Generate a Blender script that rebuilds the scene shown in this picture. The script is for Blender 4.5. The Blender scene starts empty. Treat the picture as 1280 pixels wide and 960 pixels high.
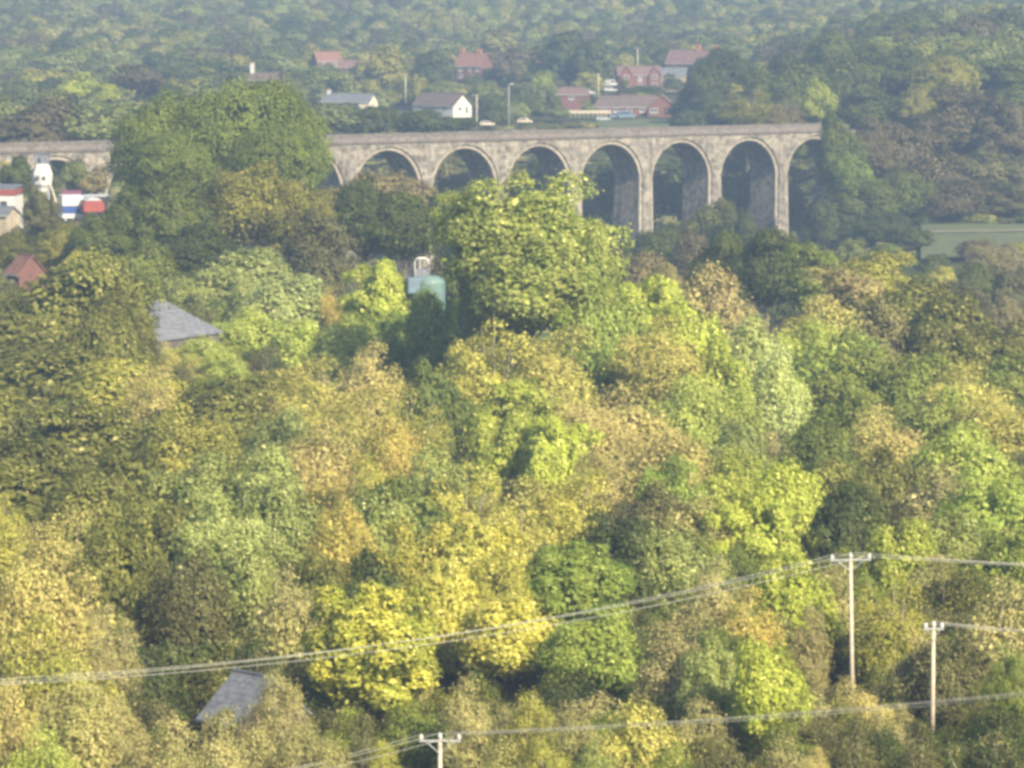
import bpy, bmesh, math, random
import numpy as np
from mathutils import Vector, Matrix, Euler
R = math.radians
rng = np.random.default_rng(11)
random.seed(11)
scn = bpy.context.scene
COL = scn.collection

# ------------------------------------------------------------------ camera, sky, sun, exposure
CZ = 90.0                                   # camera height above the datum
F = 5000.0                                  # focal length in pixels of the 1280 px wide photograph
TILT = math.atan(0.104)
cam_d = bpy.data.cameras.new("camera"); cam = bpy.data.objects.new("camera", cam_d); COL.objects.link(cam)
cam_d.sensor_width = 36; cam_d.lens = 36*F/1280; cam_d.clip_start = 1; cam_d.clip_end = 20000
cam.location = (0, 0, CZ); cam.rotation_euler = (math.pi/2-TILT, 0, 0)
scn.camera = cam
SUN_EL, SUN_AZ = R(34), R(146)              # azimuth clockwise from +Y
w = bpy.data.worlds.new("World"); scn.world = w; w.use_nodes = True
nt = w.node_tree; nt.nodes.clear()
sky = nt.nodes.new('ShaderNodeTexSky'); sky.sky_type = 'NISHITA'; sky.sun_disc = False
sky.sun_elevation = SUN_EL; sky.sun_rotation = SUN_AZ; sky.air_density = 1.0; sky.dust_density = 1.5
bg = nt.nodes.new('ShaderNodeBackground'); bg.inputs[1].default_value = 0.095
wo = nt.nodes.new('ShaderNodeOutputWorld'); nt.links.new(sky.outputs[0], bg.inputs[0]); nt.links.new(bg.outputs[0], wo.inputs[0])
sl = bpy.data.lights.new("sun", 'SUN'); sl.energy = 5.0; sl.angle = R(0.6); sl.color = (1.0, 0.86, 0.64)
so = bpy.data.objects.new("sun", sl); COL.objects.link(so)
sd = Vector((math.sin(SUN_AZ)*math.cos(SUN_EL), math.cos(SUN_AZ)*math.cos(SUN_EL), math.sin(SUN_EL)))
so.rotation_euler = sd.to_track_quat('Z', 'Y').to_euler(); so.location = (200, -200, 300)
scn.view_settings.view_transform = 'Standard'; scn.view_settings.look = 'None'
scn.view_settings.exposure = 1.06; scn.view_settings.gamma = 1
scn.cycles.use_denoising = True
scn.cycles.max_bounces = 6; scn.cycles.diffuse_bounces = 3; scn.cycles.transmission_bounces = 3
scn.cycles.volume_bounces = 1
scn.cycles.filter_width = 3.4

# ------------------------------------------------------------------ placing helpers
ct, st = math.cos(TILT), math.sin(TILT)
def P(px, row, Y):
    """the point at world distance Y that the camera sees at (px, row)"""
    a = (px-640)/F; b = (480-row)/F
    d = (a, ct+st*b, -st+ct*b); k = Y/d[1]
    return Vector((d[0]*k, Y, CZ+d[2]*k))
def m_px(Y): return Y/F
PROF = {
 150: [(-400,-5),(0,-4),(100,-32),(200,-54),(240,-54),(300,-53),(400,-52),(500,-49),(600,-46),(720,-47),(790,-52),(900,-60),(1000,-54),(1080,-49),(1150,-47),(1300,-44),(1500,-38),(1700,-32),(1900,-24),(2200,-6),(2600,25),(3500,90),(6000,110),(9000,90)],
 600: [(-400,-5),(0,-4),(100,-32),(200,-54),(240,-54),(300,-53),(400,-54),(500,-54),(600,-60),(700,-67),(800,-74),(950,-72),(1060,-58),(1120,-47),(1150,-46),(1300,-45),(1500,-42),(1700,-38),(1900,-28),(2200,-8),(2600,25),(3500,90),(6000,110),(9000,90)],
 880: [(-400,-5),(0,-4),(100,-32),(200,-54),(240,-52),(300,-50),(400,-54),(500,-56),(600,-63),(700,-69),(800,-75),(950,-74),(1060,-58),(1120,-47),(1150,-45),(1300,-44),(1500,-40),(1700,-36),(1900,-28),(2200,-8),(2600,25),(3500,90),(6000,110),(9000,90)],
 1170:[(-400,-5),(0,-4),(100,-32),(200,-54),(240,-52),(300,-50),(400,-53),(500,-56),(600,-60),(700,-63),(800,-63),(900,-60.5),(950,-58),(1000,-50),(1060,-40),(1150,-32),(1300,-26),(1500,-26),(1700,-26),(1900,-20),(2200,-4),(2600,25),(3500,90),(6000,110),(9000,90)],
}
PK = sorted(PROF)
_pr = {k: (np.array([a for a, b in v], float), np.array([b for a, b in v], float)) for k, v in PROF.items()}
def ground(X, Y):
    X = np.asarray(X, float); Y = np.asarray(Y, float)
    px = 640+F*X/np.maximum(Y, 200.)
    zs = [np.interp(Y, *_pr[k]) for k in PK]
    out = np.array(zs[0], float)+0*px
    for i in range(1, len(PK)):
        t = np.clip((px-PK[i-1])/(PK[i]-PK[i-1]), 0, 1); t = t*t*(3-2*t)
        out = out*(1-t)+zs[i]*t if i > 1 else zs[0]*(1-t)+zs[1]*t
    return out+CZ
def gz(X, Y): return float(ground(X, Y))

# ------------------------------------------------------------------ tagging and mesh helpers
def tag(o, label=None, cat=None, group=None, kind=None):
    if label: o['label'] = label
    if cat: o['category'] = cat
    if group: o['group'] = group
    if kind: o['kind'] = kind
    return o
def empty(name, loc, rz=0, **k):
    o = bpy.data.objects.new(name, None); COL.objects.link(o); o.location = loc; o.rotation_euler = (0, 0, rz)
    o.empty_display_size = .5
    return tag(o, **k)
class MB:
    def __init__(s): s.v = []; s.f = []
    def quad(s, *p):
        n = len(s.v); s.v += [tuple(q) for q in p]; s.f.append(tuple(range(n, n+len(p)))); return s
    def box(s, x0, x1, y0, y1, z0, z1):
        n = len(s.v)
        s.v += [(x0,y0,z0),(x1,y0,z0),(x1,y1,z0),(x0,y1,z0),(x0,y0,z1),(x1,y0,z1),(x1,y1,z1),(x0,y1,z1)]
        s.f += [tuple(n+i for i in q) for q in ((0,3,2,1),(4,5,6,7),(0,1,5,4),(1,2,6,5),(2,3,7,6),(3,0,4,7))]
        return s
    def prism(s, prof, y0, y1):
        """profile of (x,z) points, counter-clockwise seen from -y, extruded y0..y1"""
        n = len(s.v); m = len(prof)
        s.v += [(x, y0, z) for x, z in prof]+[(x, y1, z) for x, z in prof]
        s.f.append(tuple(n+i for i in range(m))); s.f.append(tuple(n+m+i for i in reversed(range(m))))
        for i in range(m):
            j = (i+1) % m; s.f.append((n+j, n+i, n+m+i, n+m+j))
        return s
    def prismx(s, prof, x0, x1):
        n = len(s.v); m = len(prof)
        s.v += [(x0, y, z) for y, z in prof]+[(x1, y, z) for y, z in prof]
        s.f.append(tuple(n+i for i in reversed(range(m)))); s.f.append(tuple(n+m+i for i in range(m)))
        for i in range(m):
            j = (i+1) % m; s.f.append((n+i, n+j, n+m+j, n+m+i))
        return s
    def tube(s, pts, rad, seg=8, cap=True):
        pts = [Vector(p) for p in pts]
        if not hasattr(rad, '__len__'): rad = [rad]*len(pts)
        n0 = len(s.v)
        for i, p in enumerate(pts):
            d = (pts[min(i+1, len(pts)-1)]-pts[max(i-1, 0)]).normalized()
            a = d.orthogonal().normalized() if abs(d.z) < .99 else Vector((1, 0, 0)); b = d.cross(a).normalized(); a = b.cross(d)
            for k in range(seg):
                t = 2*math.pi*k/seg; q = p+(a*math.cos(t)+b*math.sin(t))*rad[i]; s.v.append(tuple(q))
        for i in range(len(pts)-1):
            for k in range(seg):
                k2 = (k+1) % seg; s.f.append((n0+i*seg+k, n0+i*seg+k2, n0+(i+1)*seg+k2, n0+(i+1)*seg+k))
        if cap:
            s.f.append(tuple(n0+k for k in reversed(range(seg)))); s.f.append(tuple(n0+(len(pts)-1)*seg+k for k in range(seg)))
        return s
    def lathe(s, prof, seg=20, c=(0, 0)):
        n0 = len(s.v)
        for r, z in prof:
            for k in range(seg):
                t = 2*math.pi*k/seg; s.v.append((c[0]+r*math.cos(t), c[1]+r*math.sin(t), z))
        for i in range(len(prof)-1):
            for k in range(seg):
                k2 = (k+1) % seg; s.f.append((n0+i*seg+k, n0+i*seg+k2, n0+(i+1)*seg+k2, n0+(i+1)*seg+k))
        s.f.append(tuple(n0+k for k in reversed(range(seg)))); s.f.append(tuple(n0+(len(prof)-1)*seg+k for k in range(seg)))
        return s
    def mesh(s, name, smooth=False):
        me = bpy.data.meshes.new(name); me.from_pydata(s.v, [], s.f); me.update()
        if smooth: me.shade_smooth()
        return me
    def build(s, name, mat, parent=None, smooth=False, loc=None, bevel=0):
        me = s.mesh(name, smooth); me.materials.append(mat)
        o = bpy.data.objects.new(name, me); COL.objects.link(o)
        if parent: o.parent = parent
        if loc is not None: o.location = loc
        if bevel:
            b = o.modifiers.new('bevel', 'BEVEL'); b.width = bevel; b.segments = 1; b.limit_method = 'ANGLE'
        return o

# ------------------------------------------------------------------ materials
def newmat(name):
    m = bpy.data.materials.new(name); m.use_nodes = True; n = m.node_tree; n.nodes.clear()
    out = n.nodes.new('ShaderNodeOutputMaterial'); return m, n, out
def noise(n, vec, scale, detail=3, rough=.55):
    t = n.nodes.new('ShaderNodeTexNoise'); t.inputs['Scale'].default_value = scale; t.inputs['Detail'].default_value = detail
    t.inputs['Roughness'].default_value = rough; n.links.new(vec, t.inputs['Vector']); return t.outputs['Fac']
def ramp(n, fac, stops):
    r = n.nodes.new('ShaderNodeValToRGB'); e = r.color_ramp.elements
    while len(e) < len(stops): e.new(.5)
    for i, (p, c) in enumerate(stops): e[i].position = p; e[i].color = (*c, 1) if len(c) == 3 else c
    n.links.new(fac, r.inputs['Fac']); return r.outputs['Color']
def mixc(n, fac, a, b, mode='MIX'):
    m = n.nodes.new('ShaderNodeMix'); m.data_type = 'RGBA'; m.blend_type = mode
    for sock, v in ((m.inputs[0], fac), (m.inputs[6], a), (m.inputs[7], b)):
        if hasattr(v, 'is_output'): n.links.new(v, sock)
        elif hasattr(v, '__len__'): sock.default_value = (*v[:3], 1)
        else: sock.default_value = v
    return m.outputs[2]
def plain(name, c, rough=.7, var=.25, scale=1.5, metal=0, spec=.3, bump=0):
    m, n, out = newmat(name)
    tc = n.nodes.new('ShaderNodeTexCoord').outputs['Object']
    f = noise(n, tc, scale, 5)
    col = ramp(n, f, [(.3, [x*(1-var) for x in c]), (.7, [min(1, x*(1+var)) for x in c])])
    p = n.nodes.new('ShaderNodeBsdfPrincipled'); n.links.new(col, p.inputs['Base Color'])
    p.inputs['Roughness'].default_value = rough; p.inputs['Metallic'].default_value = metal; p.inputs['Specular IOR Level'].default_value = spec
    if bump:
        b = n.nodes.new('ShaderNodeBump'); b.inputs['Strength'].default_value = bump; b.inputs['Distance'].default_value = .1
        n.links.new(f, b.inputs['Height']); n.links.new(b.outputs[0], p.inputs['Normal'])
    n.links.new(p.outputs[0], out.inputs[0]); return m
def masonry(name, c1, c2, mortar, bw, bh, stain=.35, bump=.5, stainc=(.05, .045, .04)):
    m, n, out = newmat(name)
    tc = n.nodes.new('ShaderNodeTexCoord').outputs['Object']
    sx = n.nodes.new('ShaderNodeSeparateXYZ'); n.links.new(tc, sx.inputs[0])
    ad = n.nodes.new('ShaderNodeMath'); ad.operation = 'ADD'; n.links.new(sx.outputs[0], ad.inputs[0]); n.links.new(sx.outputs[1], ad.inputs[1])
    cb = n.nodes.new('ShaderNodeCombineXYZ'); n.links.new(ad.outputs[0], cb.inputs[0]); n.links.new(sx.outputs[2], cb.inputs[1])
    b = n.nodes.new('ShaderNodeTexBrick'); n.links.new(cb.outputs[0], b.inputs['Vector'])
    b.inputs['Scale'].default_value = 1; b.inputs['Brick Width'].default_value = bw; b.inputs['Row Height'].default_value = bh
    b.inputs['Mortar Size'].default_value = bh*.05; b.inputs['Mortar Smooth'].default_value = .3
    b.inputs['Color1'].default_value = (*c1, 1); b.inputs['Color2'].default_value = (*c2, 1); b.inputs['Mortar'].default_value = (*mortar, 1)
    f1 = noise(n, tc, .9/bh*.6, 2); f2 = noise(n, tc, .22, 6, .7)
    col = mixc(n, ramp(n, f1, [(.4, (0,0,0)), (.65, (.7,.7,.7))]), b.outputs['Color'], [min(1, x*1.35) for x in c2])
    col = mixc(n, ramp(n, f2, [(.45, (0,0,0)), (.75, (stain,)*3)]), col, stainc)
    mp = n.nodes.new('ShaderNodeMapping'); mp.inputs['Scale'].default_value = (.9, .9, .06); n.links.new(tc, mp.inputs['Vector'])
    f3 = noise(n, mp.outputs[0], 1, 3)
    col = mixc(n, ramp(n, f3, [(.52, (0,0,0)), (.75, (stain*.9,)*3)]), col, stainc)
    p = n.nodes.new('ShaderNodeBsdfPrincipled'); n.links.new(col, p.inputs['Base Color']); p.inputs['Roughness'].default_value = .9
    p.inputs['Specular IOR Level'].default_value = .15
    bp = n.nodes.new('ShaderNodeBump'); bp.inputs['Strength'].default_value = bump; bp.inputs['Distance'].default_value = .08
    n.links.new(b.outputs['Fac'], bp.inputs['Height']); bp.invert = True
    n.links.new(bp.outputs[0], p.inputs['Normal']); n.links.new(p.outputs[0], out.inputs[0]); return m
def roofmat(name, c, row=.32, wd=.3, var=.3):
    m = masonry(name, [x*(1-var) for x in c], [x*(1+var*.5) for x in c], [x*.35 for x in c], wd, row, .25, .4, (.06, .065, .04)); return m

FARGS = {}
def foliage(name, a, b, fleck=None, fl=.12, trans=.35, clump=.9, bright=1.0, valley=False):
    """leaf material: a and b swap over in clumps, every leaf its own value, a few flecks of a third colour"""
    m, n, out = newmat(name)
    FARGS[name] = (a, b, fleck, fl, trans)
    tc = n.nodes.new('ShaderNodeTexCoord').outputs['Object']
    oi = n.nodes.new('ShaderNodeObjectInfo')
    va = n.nodes.new('ShaderNodeVectorMath'); va.operation = 'MULTIPLY_ADD'
    n.links.new(oi.outputs['Random'], va.inputs[0]); va.inputs[1].default_value = (37, 21, 53); n.links.new(tc, va.inputs[2])
    f = noise(n, va.outputs[0], clump*2.2, 3, .6)
    col = mixc(n, ramp(n, f, [(.38, (0,0,0)), (.62, (1,1,1))]), a, b)
    gn_ = n.nodes.new('ShaderNodeNewGeometry')
    if not valley:      # neighbouring crowns of the near wood share drifts of autumn colour
        fw = noise(n, gn_.outputs['Position'], .13, 2, .5)
        col = mixc(n, ramp(n, fw, [(.40, (.30,.30,.30)), (.55, (0,0,0))]), col, (.42,.44,.085))
        fv = noise(n, gn_.outputs['Position'], .31, 2, .5)
        col = mixc(n, ramp(n, fv, [(.52, (0,0,0)), (.66, (.40,.40,.40))]), col, (.15,.195,.05))
    geo = gn_.outputs['Random Per Island']
    if fleck:
        gt = n.nodes.new('ShaderNodeMath'); gt.operation = 'GREATER_THAN'; n.links.new(geo, gt.inputs[0]); gt.inputs[1].default_value = 1-fl
        col = mixc(n, gt.outputs[0], col, fleck)
    vr = n.nodes.new('ShaderNodeMapRange'); n.links.new(geo, vr.inputs[0]); vr.inputs[3].default_value = .78; vr.inputs[4].default_value = 1.22
    # map the same random number through a fract so flecks are not always the brightest
    fr = n.nodes.new('ShaderNodeMath'); fr.operation = 'MULTIPLY'; n.links.new(geo, fr.inputs[0]); fr.inputs[1].default_value = 7.31
    f2 = n.nodes.new('ShaderNodeMath'); f2.operation = 'FRACT'; n.links.new(fr.outputs[0], f2.inputs[0]); n.links.new(f2.outputs[0], vr.inputs[0])
    orr = n.nodes.new('ShaderNodeMapRange'); n.links.new(oi.outputs['Random'], orr.inputs[0]); orr.inputs[3].default_value = .86; orr.inputs[4].default_value = 1.14
    mu = n.nodes.new('ShaderNodeMath'); mu.operation = 'MULTIPLY'; n.links.new(vr.outputs[0], mu.inputs[0]); n.links.new(orr.outputs[0], mu.inputs[1])
    hs = n.nodes.new('ShaderNodeHueSaturation'); n.links.new(col, hs.inputs['Color']); n.links.new(mu.outputs[0], hs.inputs['Value'])
    hr = n.nodes.new('ShaderNodeMapRange'); n.links.new(f, hr.inputs[0]); hr.inputs[3].default_value = .485; hr.inputs[4].default_value = .515
    n.links.new(hr.outputs[0], hs.inputs['Hue'])
    p = n.nodes.new('ShaderNodeBsdfPrincipled'); n.links.new(hs.outputs[0], p.inputs['Base Color'])
    p.inputs['Roughness'].default_value = .55; p.inputs['Specular IOR Level'].default_value = .25
    t = n.nodes.new('ShaderNodeBsdfTranslucent'); n.links.new(hs.outputs[0], t.inputs[0])
    mx = n.nodes.new('ShaderNodeMixShader'); mx.inputs[0].default_value = trans
    n.links.new(p.outputs[0], mx.inputs[1]); n.links.new(t.outputs[0], mx.inputs[2]); n.links.new(mx.outputs[0], out.inputs[0])
    return m
FM = {
 'ol': foliage('foliage_olive', (.125,.14,.026), (.215,.22,.04), (.40,.38,.12), .10, valley=True),
 'og': foliage('foliage_green', (.16,.21,.03), (.25,.30,.045), (.42,.44,.13), .07),
 'bd': foliage('foliage_dome_green', (.13,.18,.028), (.215,.26,.042), (.28,.31,.08), .06, valley=True),
 'gn': foliage('foliage_fresh_green', (.22,.32,.045), (.31,.40,.07), (.54,.60,.15), .08),
 'lg': foliage('foliage_light_green', (.32,.41,.07), (.46,.52,.10), (.64,.66,.22), .10),
 'ct': foliage('foliage_pale_green', (.28,.35,.065), (.39,.43,.09), (.66,.66,.2), .10),
 'yg': foliage('foliage_yellow_green', (.37,.45,.055), (.50,.55,.08), (.72,.71,.2), .10),
 'ye': foliage('foliage_yellow', (.42,.43,.075), (.58,.535,.10), (.78,.71,.22), .12),
 'by': foliage('foliage_bright_yellow', (.42,.47,.065), (.66,.61,.09), (.86,.82,.2), .12),
 'yo': foliage('foliage_yellow_olive', (.28,.30,.045), (.43,.40,.07), (.60,.54,.15), .12),
 'or': foliage('foliage_orange', (.39,.36,.09), (.54,.44,.115), (.78,.58,.15), .15, trans=.3),
 'tn': foliage('foliage_tan', (.44,.40,.13), (.55,.47,.16), (.70,.58,.22), .11, trans=.3),
 'ty': foliage('foliage_tan_yellow', (.40,.40,.09), (.54,.49,.125), (.76,.66,.2), .12),
 'br': foliage('foliage_brown_scrub', (.31,.29,.11), (.41,.365,.14), (.52,.46,.2), .10, trans=.2),
 'rb': foliage('foliage_russet', (.27,.23,.085), (.38,.31,.115), (.48,.40,.16), .10, trans=.2),
 'gg': foliage('foliage_grey_green', (.23,.28,.07), (.35,.39,.11), (.52,.54,.22), .10),
 'sg': foliage('foliage_silver_green', (.34,.42,.12), (.48,.54,.18), (.68,.70,.32), .12),
 'dk': foliage('foliage_dark_green', (.06,.085,.02), (.11,.135,.03), (.26,.28,.11), .06, valley=True),  # dark green foliage, deepened to paint shade into gaps between near crowns
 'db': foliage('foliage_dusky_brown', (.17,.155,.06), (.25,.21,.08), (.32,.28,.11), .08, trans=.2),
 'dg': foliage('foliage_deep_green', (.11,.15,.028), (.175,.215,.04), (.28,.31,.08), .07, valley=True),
 'ds': foliage('foliage_shaded_scrub', (.09,.095,.03), (.15,.145,.045), (.26,.24,.09), .08, trans=.15, valley=True),  # shade of hollows and gaps painted into the scrub colour
 'hy': foliage('foliage_hill_yellow', (.38,.39,.11), (.50,.48,.15), (.60,.56,.2), .08),
}
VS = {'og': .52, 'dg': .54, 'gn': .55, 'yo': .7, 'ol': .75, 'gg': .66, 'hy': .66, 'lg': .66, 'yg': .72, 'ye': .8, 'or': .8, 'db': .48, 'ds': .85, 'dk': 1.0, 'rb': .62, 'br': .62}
FM_SHADED = {}
for k_, f_ in VS.items():       # shade of the farther woods painted in: darkened copies of the near leaf colours
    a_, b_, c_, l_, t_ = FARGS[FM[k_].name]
    FM_SHADED[k_] = foliage('valley_'+FM[k_].name, [x*f_ for x in a_], [x*f_ for x in b_], [x*f_*.8 for x in c_], l_*.6, t_, valley=True)
def fol(k, Y): return FM_SHADED[k] if Y > 560 and k in FM_SHADED else FM[k]
BARK = plain('bark', (.13,.11,.08), .95, .35, 3); BARK_PALE = plain('bark_pale', (.34,.30,.23), .9, .3, 3)
STONE = masonry('viaduct_sandstone', (.115,.105,.09), (.31,.28,.225), (.06,.055,.05), 1.6, .75, .85, .8)
RINGST = masonry('viaduct_ring_stone', (.28,.25,.20), (.36,.32,.25), (.17,.145,.11), .8, .7, .3, .4)
PARAP = masonry('viaduct_parapet_stone', (.13,.118,.105), (.19,.17,.15), (.09,.08,.07), 1.2, .5, .35, .5)
DARKST = plain('weathered_string_stone', (.12,.105,.09), .95, .3, .5)
WHITE = plain('white_render', (.56,.545,.50), .7, .06, 2); CREAM = plain('cream_render', (.66,.56,.42), .8, .1, 2)
WPAINT = plain('white_paint', (.52,.52,.52), .4, .04, 3)
BRICK = masonry('red_brick', (.12,.06,.052), (.17,.082,.068), (.14,.11,.10), .35, .12, .2, .3)
BRICKO = plain('orange_brick', (.33,.15,.10), .85, .2, 3)
REDTILE = roofmat('red_roof_tile', (.20,.105,.08)); BROWNTILE = roofmat('brown_roof_tile', (.12,.09,.08))
PINKTILE = roofmat('dull_red_roof_tile', (.16,.10,.09)); SLATE = roofmat('grey_slate', (.13,.14,.16), .3, .35, .2); SLATEP = roofmat('pale_slate', (.17,.18,.205), .35, .45, .15)
RUBBLE = masonry('rubble_stone', (.30,.25,.18), (.44,.37,.27), (.30,.27,.22), .6, .3, .3, .6)
GLASS = plain('window_glass', (.05,.06,.075), .15, .2, 4, spec=.6); FRAME = plain('window_frame_white', (.75,.75,.72), .5, .05)
RED = plain('red_paint', (.26,.06,.05), .5, .15); BLUE = plain('blue_paint', (.04,.08,.24), .4, .12); MAGENTA = plain('maroon_sheet', (.18,.06,.10), .6, .15)
TEAL = plain('teal_paint', (.13,.21,.19), .55, .25, .8); TEALD = plain('teal_blue_paint', (.13,.19,.23), .5, .2, .8); METAL = plain('galvanised_metal', (.45,.46,.47), .5, .12, 4, .2)
LBLUE = plain('pale_blue_paint', (.13,.20,.27), .4, .08); TYRE = plain('tyre_rubber', (.02,.02,.02), .85, .2); DARK = plain('dark_timber', (.05,.045,.04), .8, .3)
POLEW = plain('weathered_pole_timber', (.50,.44,.34), .9, .2, 2); CERAM = plain('white_insulator', (.6,.6,.57), .3, .04); WIRE = plain('aluminium_wire', (.42,.42,.38), .45, .05)
EARTH = plain('bare_earth', (.36,.24,.15), .95, .25, .3); FENCEW = plain('pale_fence_timber', (.55,.50,.38), .85, .15)

# ------------------------------------------------------------------ terrain
def terrain():
    m, n, out = newmat('rough_ground')
    tc = n.nodes.new('ShaderNodeTexCoord').outputs['Object']
    c = ramp(n, noise(n, tc, .035, 6, .65), [(.35, (.035,.042,.016)), (.5, (.06,.07,.022)), (.62, (.085,.095,.03)), (.75, (.11,.09,.045))])
    c = mixc(n, ramp(n, noise(n, tc, .6, 4), [(.4, (0,0,0)), (.7, (.5,.5,.5))]), c, (.045,.035,.02))
    p = n.nodes.new('ShaderNodeBsdfPrincipled'); n.links.new(c, p.inputs['Base Color']); p.inputs['Roughness'].default_value = .95; p.inputs['Specular IOR Level'].default_value = .1
    b = n.nodes.new('ShaderNodeBump'); b.inputs['Strength'].default_value = .7; b.inputs['Distance'].default_value = .5; n.links.new(noise(n, tc, 1.2, 5), b.inputs['Height']); n.links.new(b.outputs[0], p.inputs['Normal'])
    n.links.new(p.outputs[0], out.inputs[0])
    ys = np.concatenate([np.arange(-400, 200, 40), np.arange(200, 1200, 8), np.arange(1200, 2700, 30), np.arange(2700, 9100, 200)])
    us = np.concatenate([np.linspace(-1.6, -.22, 14), np.linspace(-.2, .2, 110), np.linspace(.22, 1.6, 14)])
    U, Y = np.meshgrid(us, ys); X = U*np.maximum(Y, 200.)
    Z = ground(X, Y)+.5*np.sin(X*.11+Y*.05)+.4*np.sin(Y*.13-X*.07)-.6
    V = np.stack([X, Y, Z], -1).reshape(-1, 3); nu = len(us); nv = len(ys)
    i = (np.arange(nv-1)[:, None]*nu+np.arange(nu-1)[None]).ravel()
    Fc = np.stack([i, i+1, i+nu+1, i+nu], 1)
    me = bpy.data.meshes.new('ground'); me.from_pydata(V.tolist(), [], Fc.tolist()); me.shade_smooth(); me.materials.append(m)
    o = bpy.data.objects.new('ground', me); COL.objects.link(o); tag(o, 'rough green valley floor and hillside under the trees', kind='structure')
terrain()
def grassmat(name, a, b):
    m, n, out = newmat(name); tc = n.nodes.new('ShaderNodeTexCoord').outputs['Object']
    c = ramp(n, noise(n, tc, .12, 6, .7), [(.35, a), (.65, b)]); c = mixc(n, ramp(n, noise(n, tc, 1.1, 5, .8), [(.4, (0,0,0)), (.7, (.6,.6,.6))]), c, [x*.5 for x in a])
    p = n.nodes.new('ShaderNodeBsdfPrincipled'); n.links.new(c, p.inputs['Base Color']); p.inputs['Roughness'].default_value = .9
    n.links.new(p.outputs[0], out.inputs[0]); return m
GRASS = grassmat('pasture_grass', (.075,.095,.03), (.115,.135,.04)); PATHM = grassmat('path_gravel', (.22,.19,.13), (.30,.26,.18))
def sheet(name, label, px0, px1, Y0, Y1, mat, dz, nx=24, ny=16, bend=0):
    v = []; f = []
    for j in range(ny+1):
        for i in range(nx+1):
            Y = Y0+(Y1-Y0)*j/ny+bend*(i/nx)**2; X = (px0+(px1-px0)*i/nx-640)/F*Y
            v.append((X, Y, gz(X, Y)+dz))
    for j in range(ny):
        for i in range(nx):
            a = j*(nx+1)+i; f.append((a, a+1, a+nx+2, a+nx+1))
    me = bpy.data.meshes.new(name); me.from_pydata(v, [], f); me.materials.append(mat); me.shade_smooth()
    o = bpy.data.objects.new(name, me); COL.objects.link(o); tag(o, label, kind='structure'); return o
sheet('field', 'green pasture below the dark trees on the right', 1152, 1420, 850, 925, GRASS, .35)
sheet('path', 'pale gravel path along the far edge of the pasture', 1135, 1420, 906, 908.6, PATHM, .6, 40, 2, 12)
sheet('grass_bank', 'strip of mown green grass just above the viaduct', 748, 836, 1128, 1185, GRASS, .5)

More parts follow.
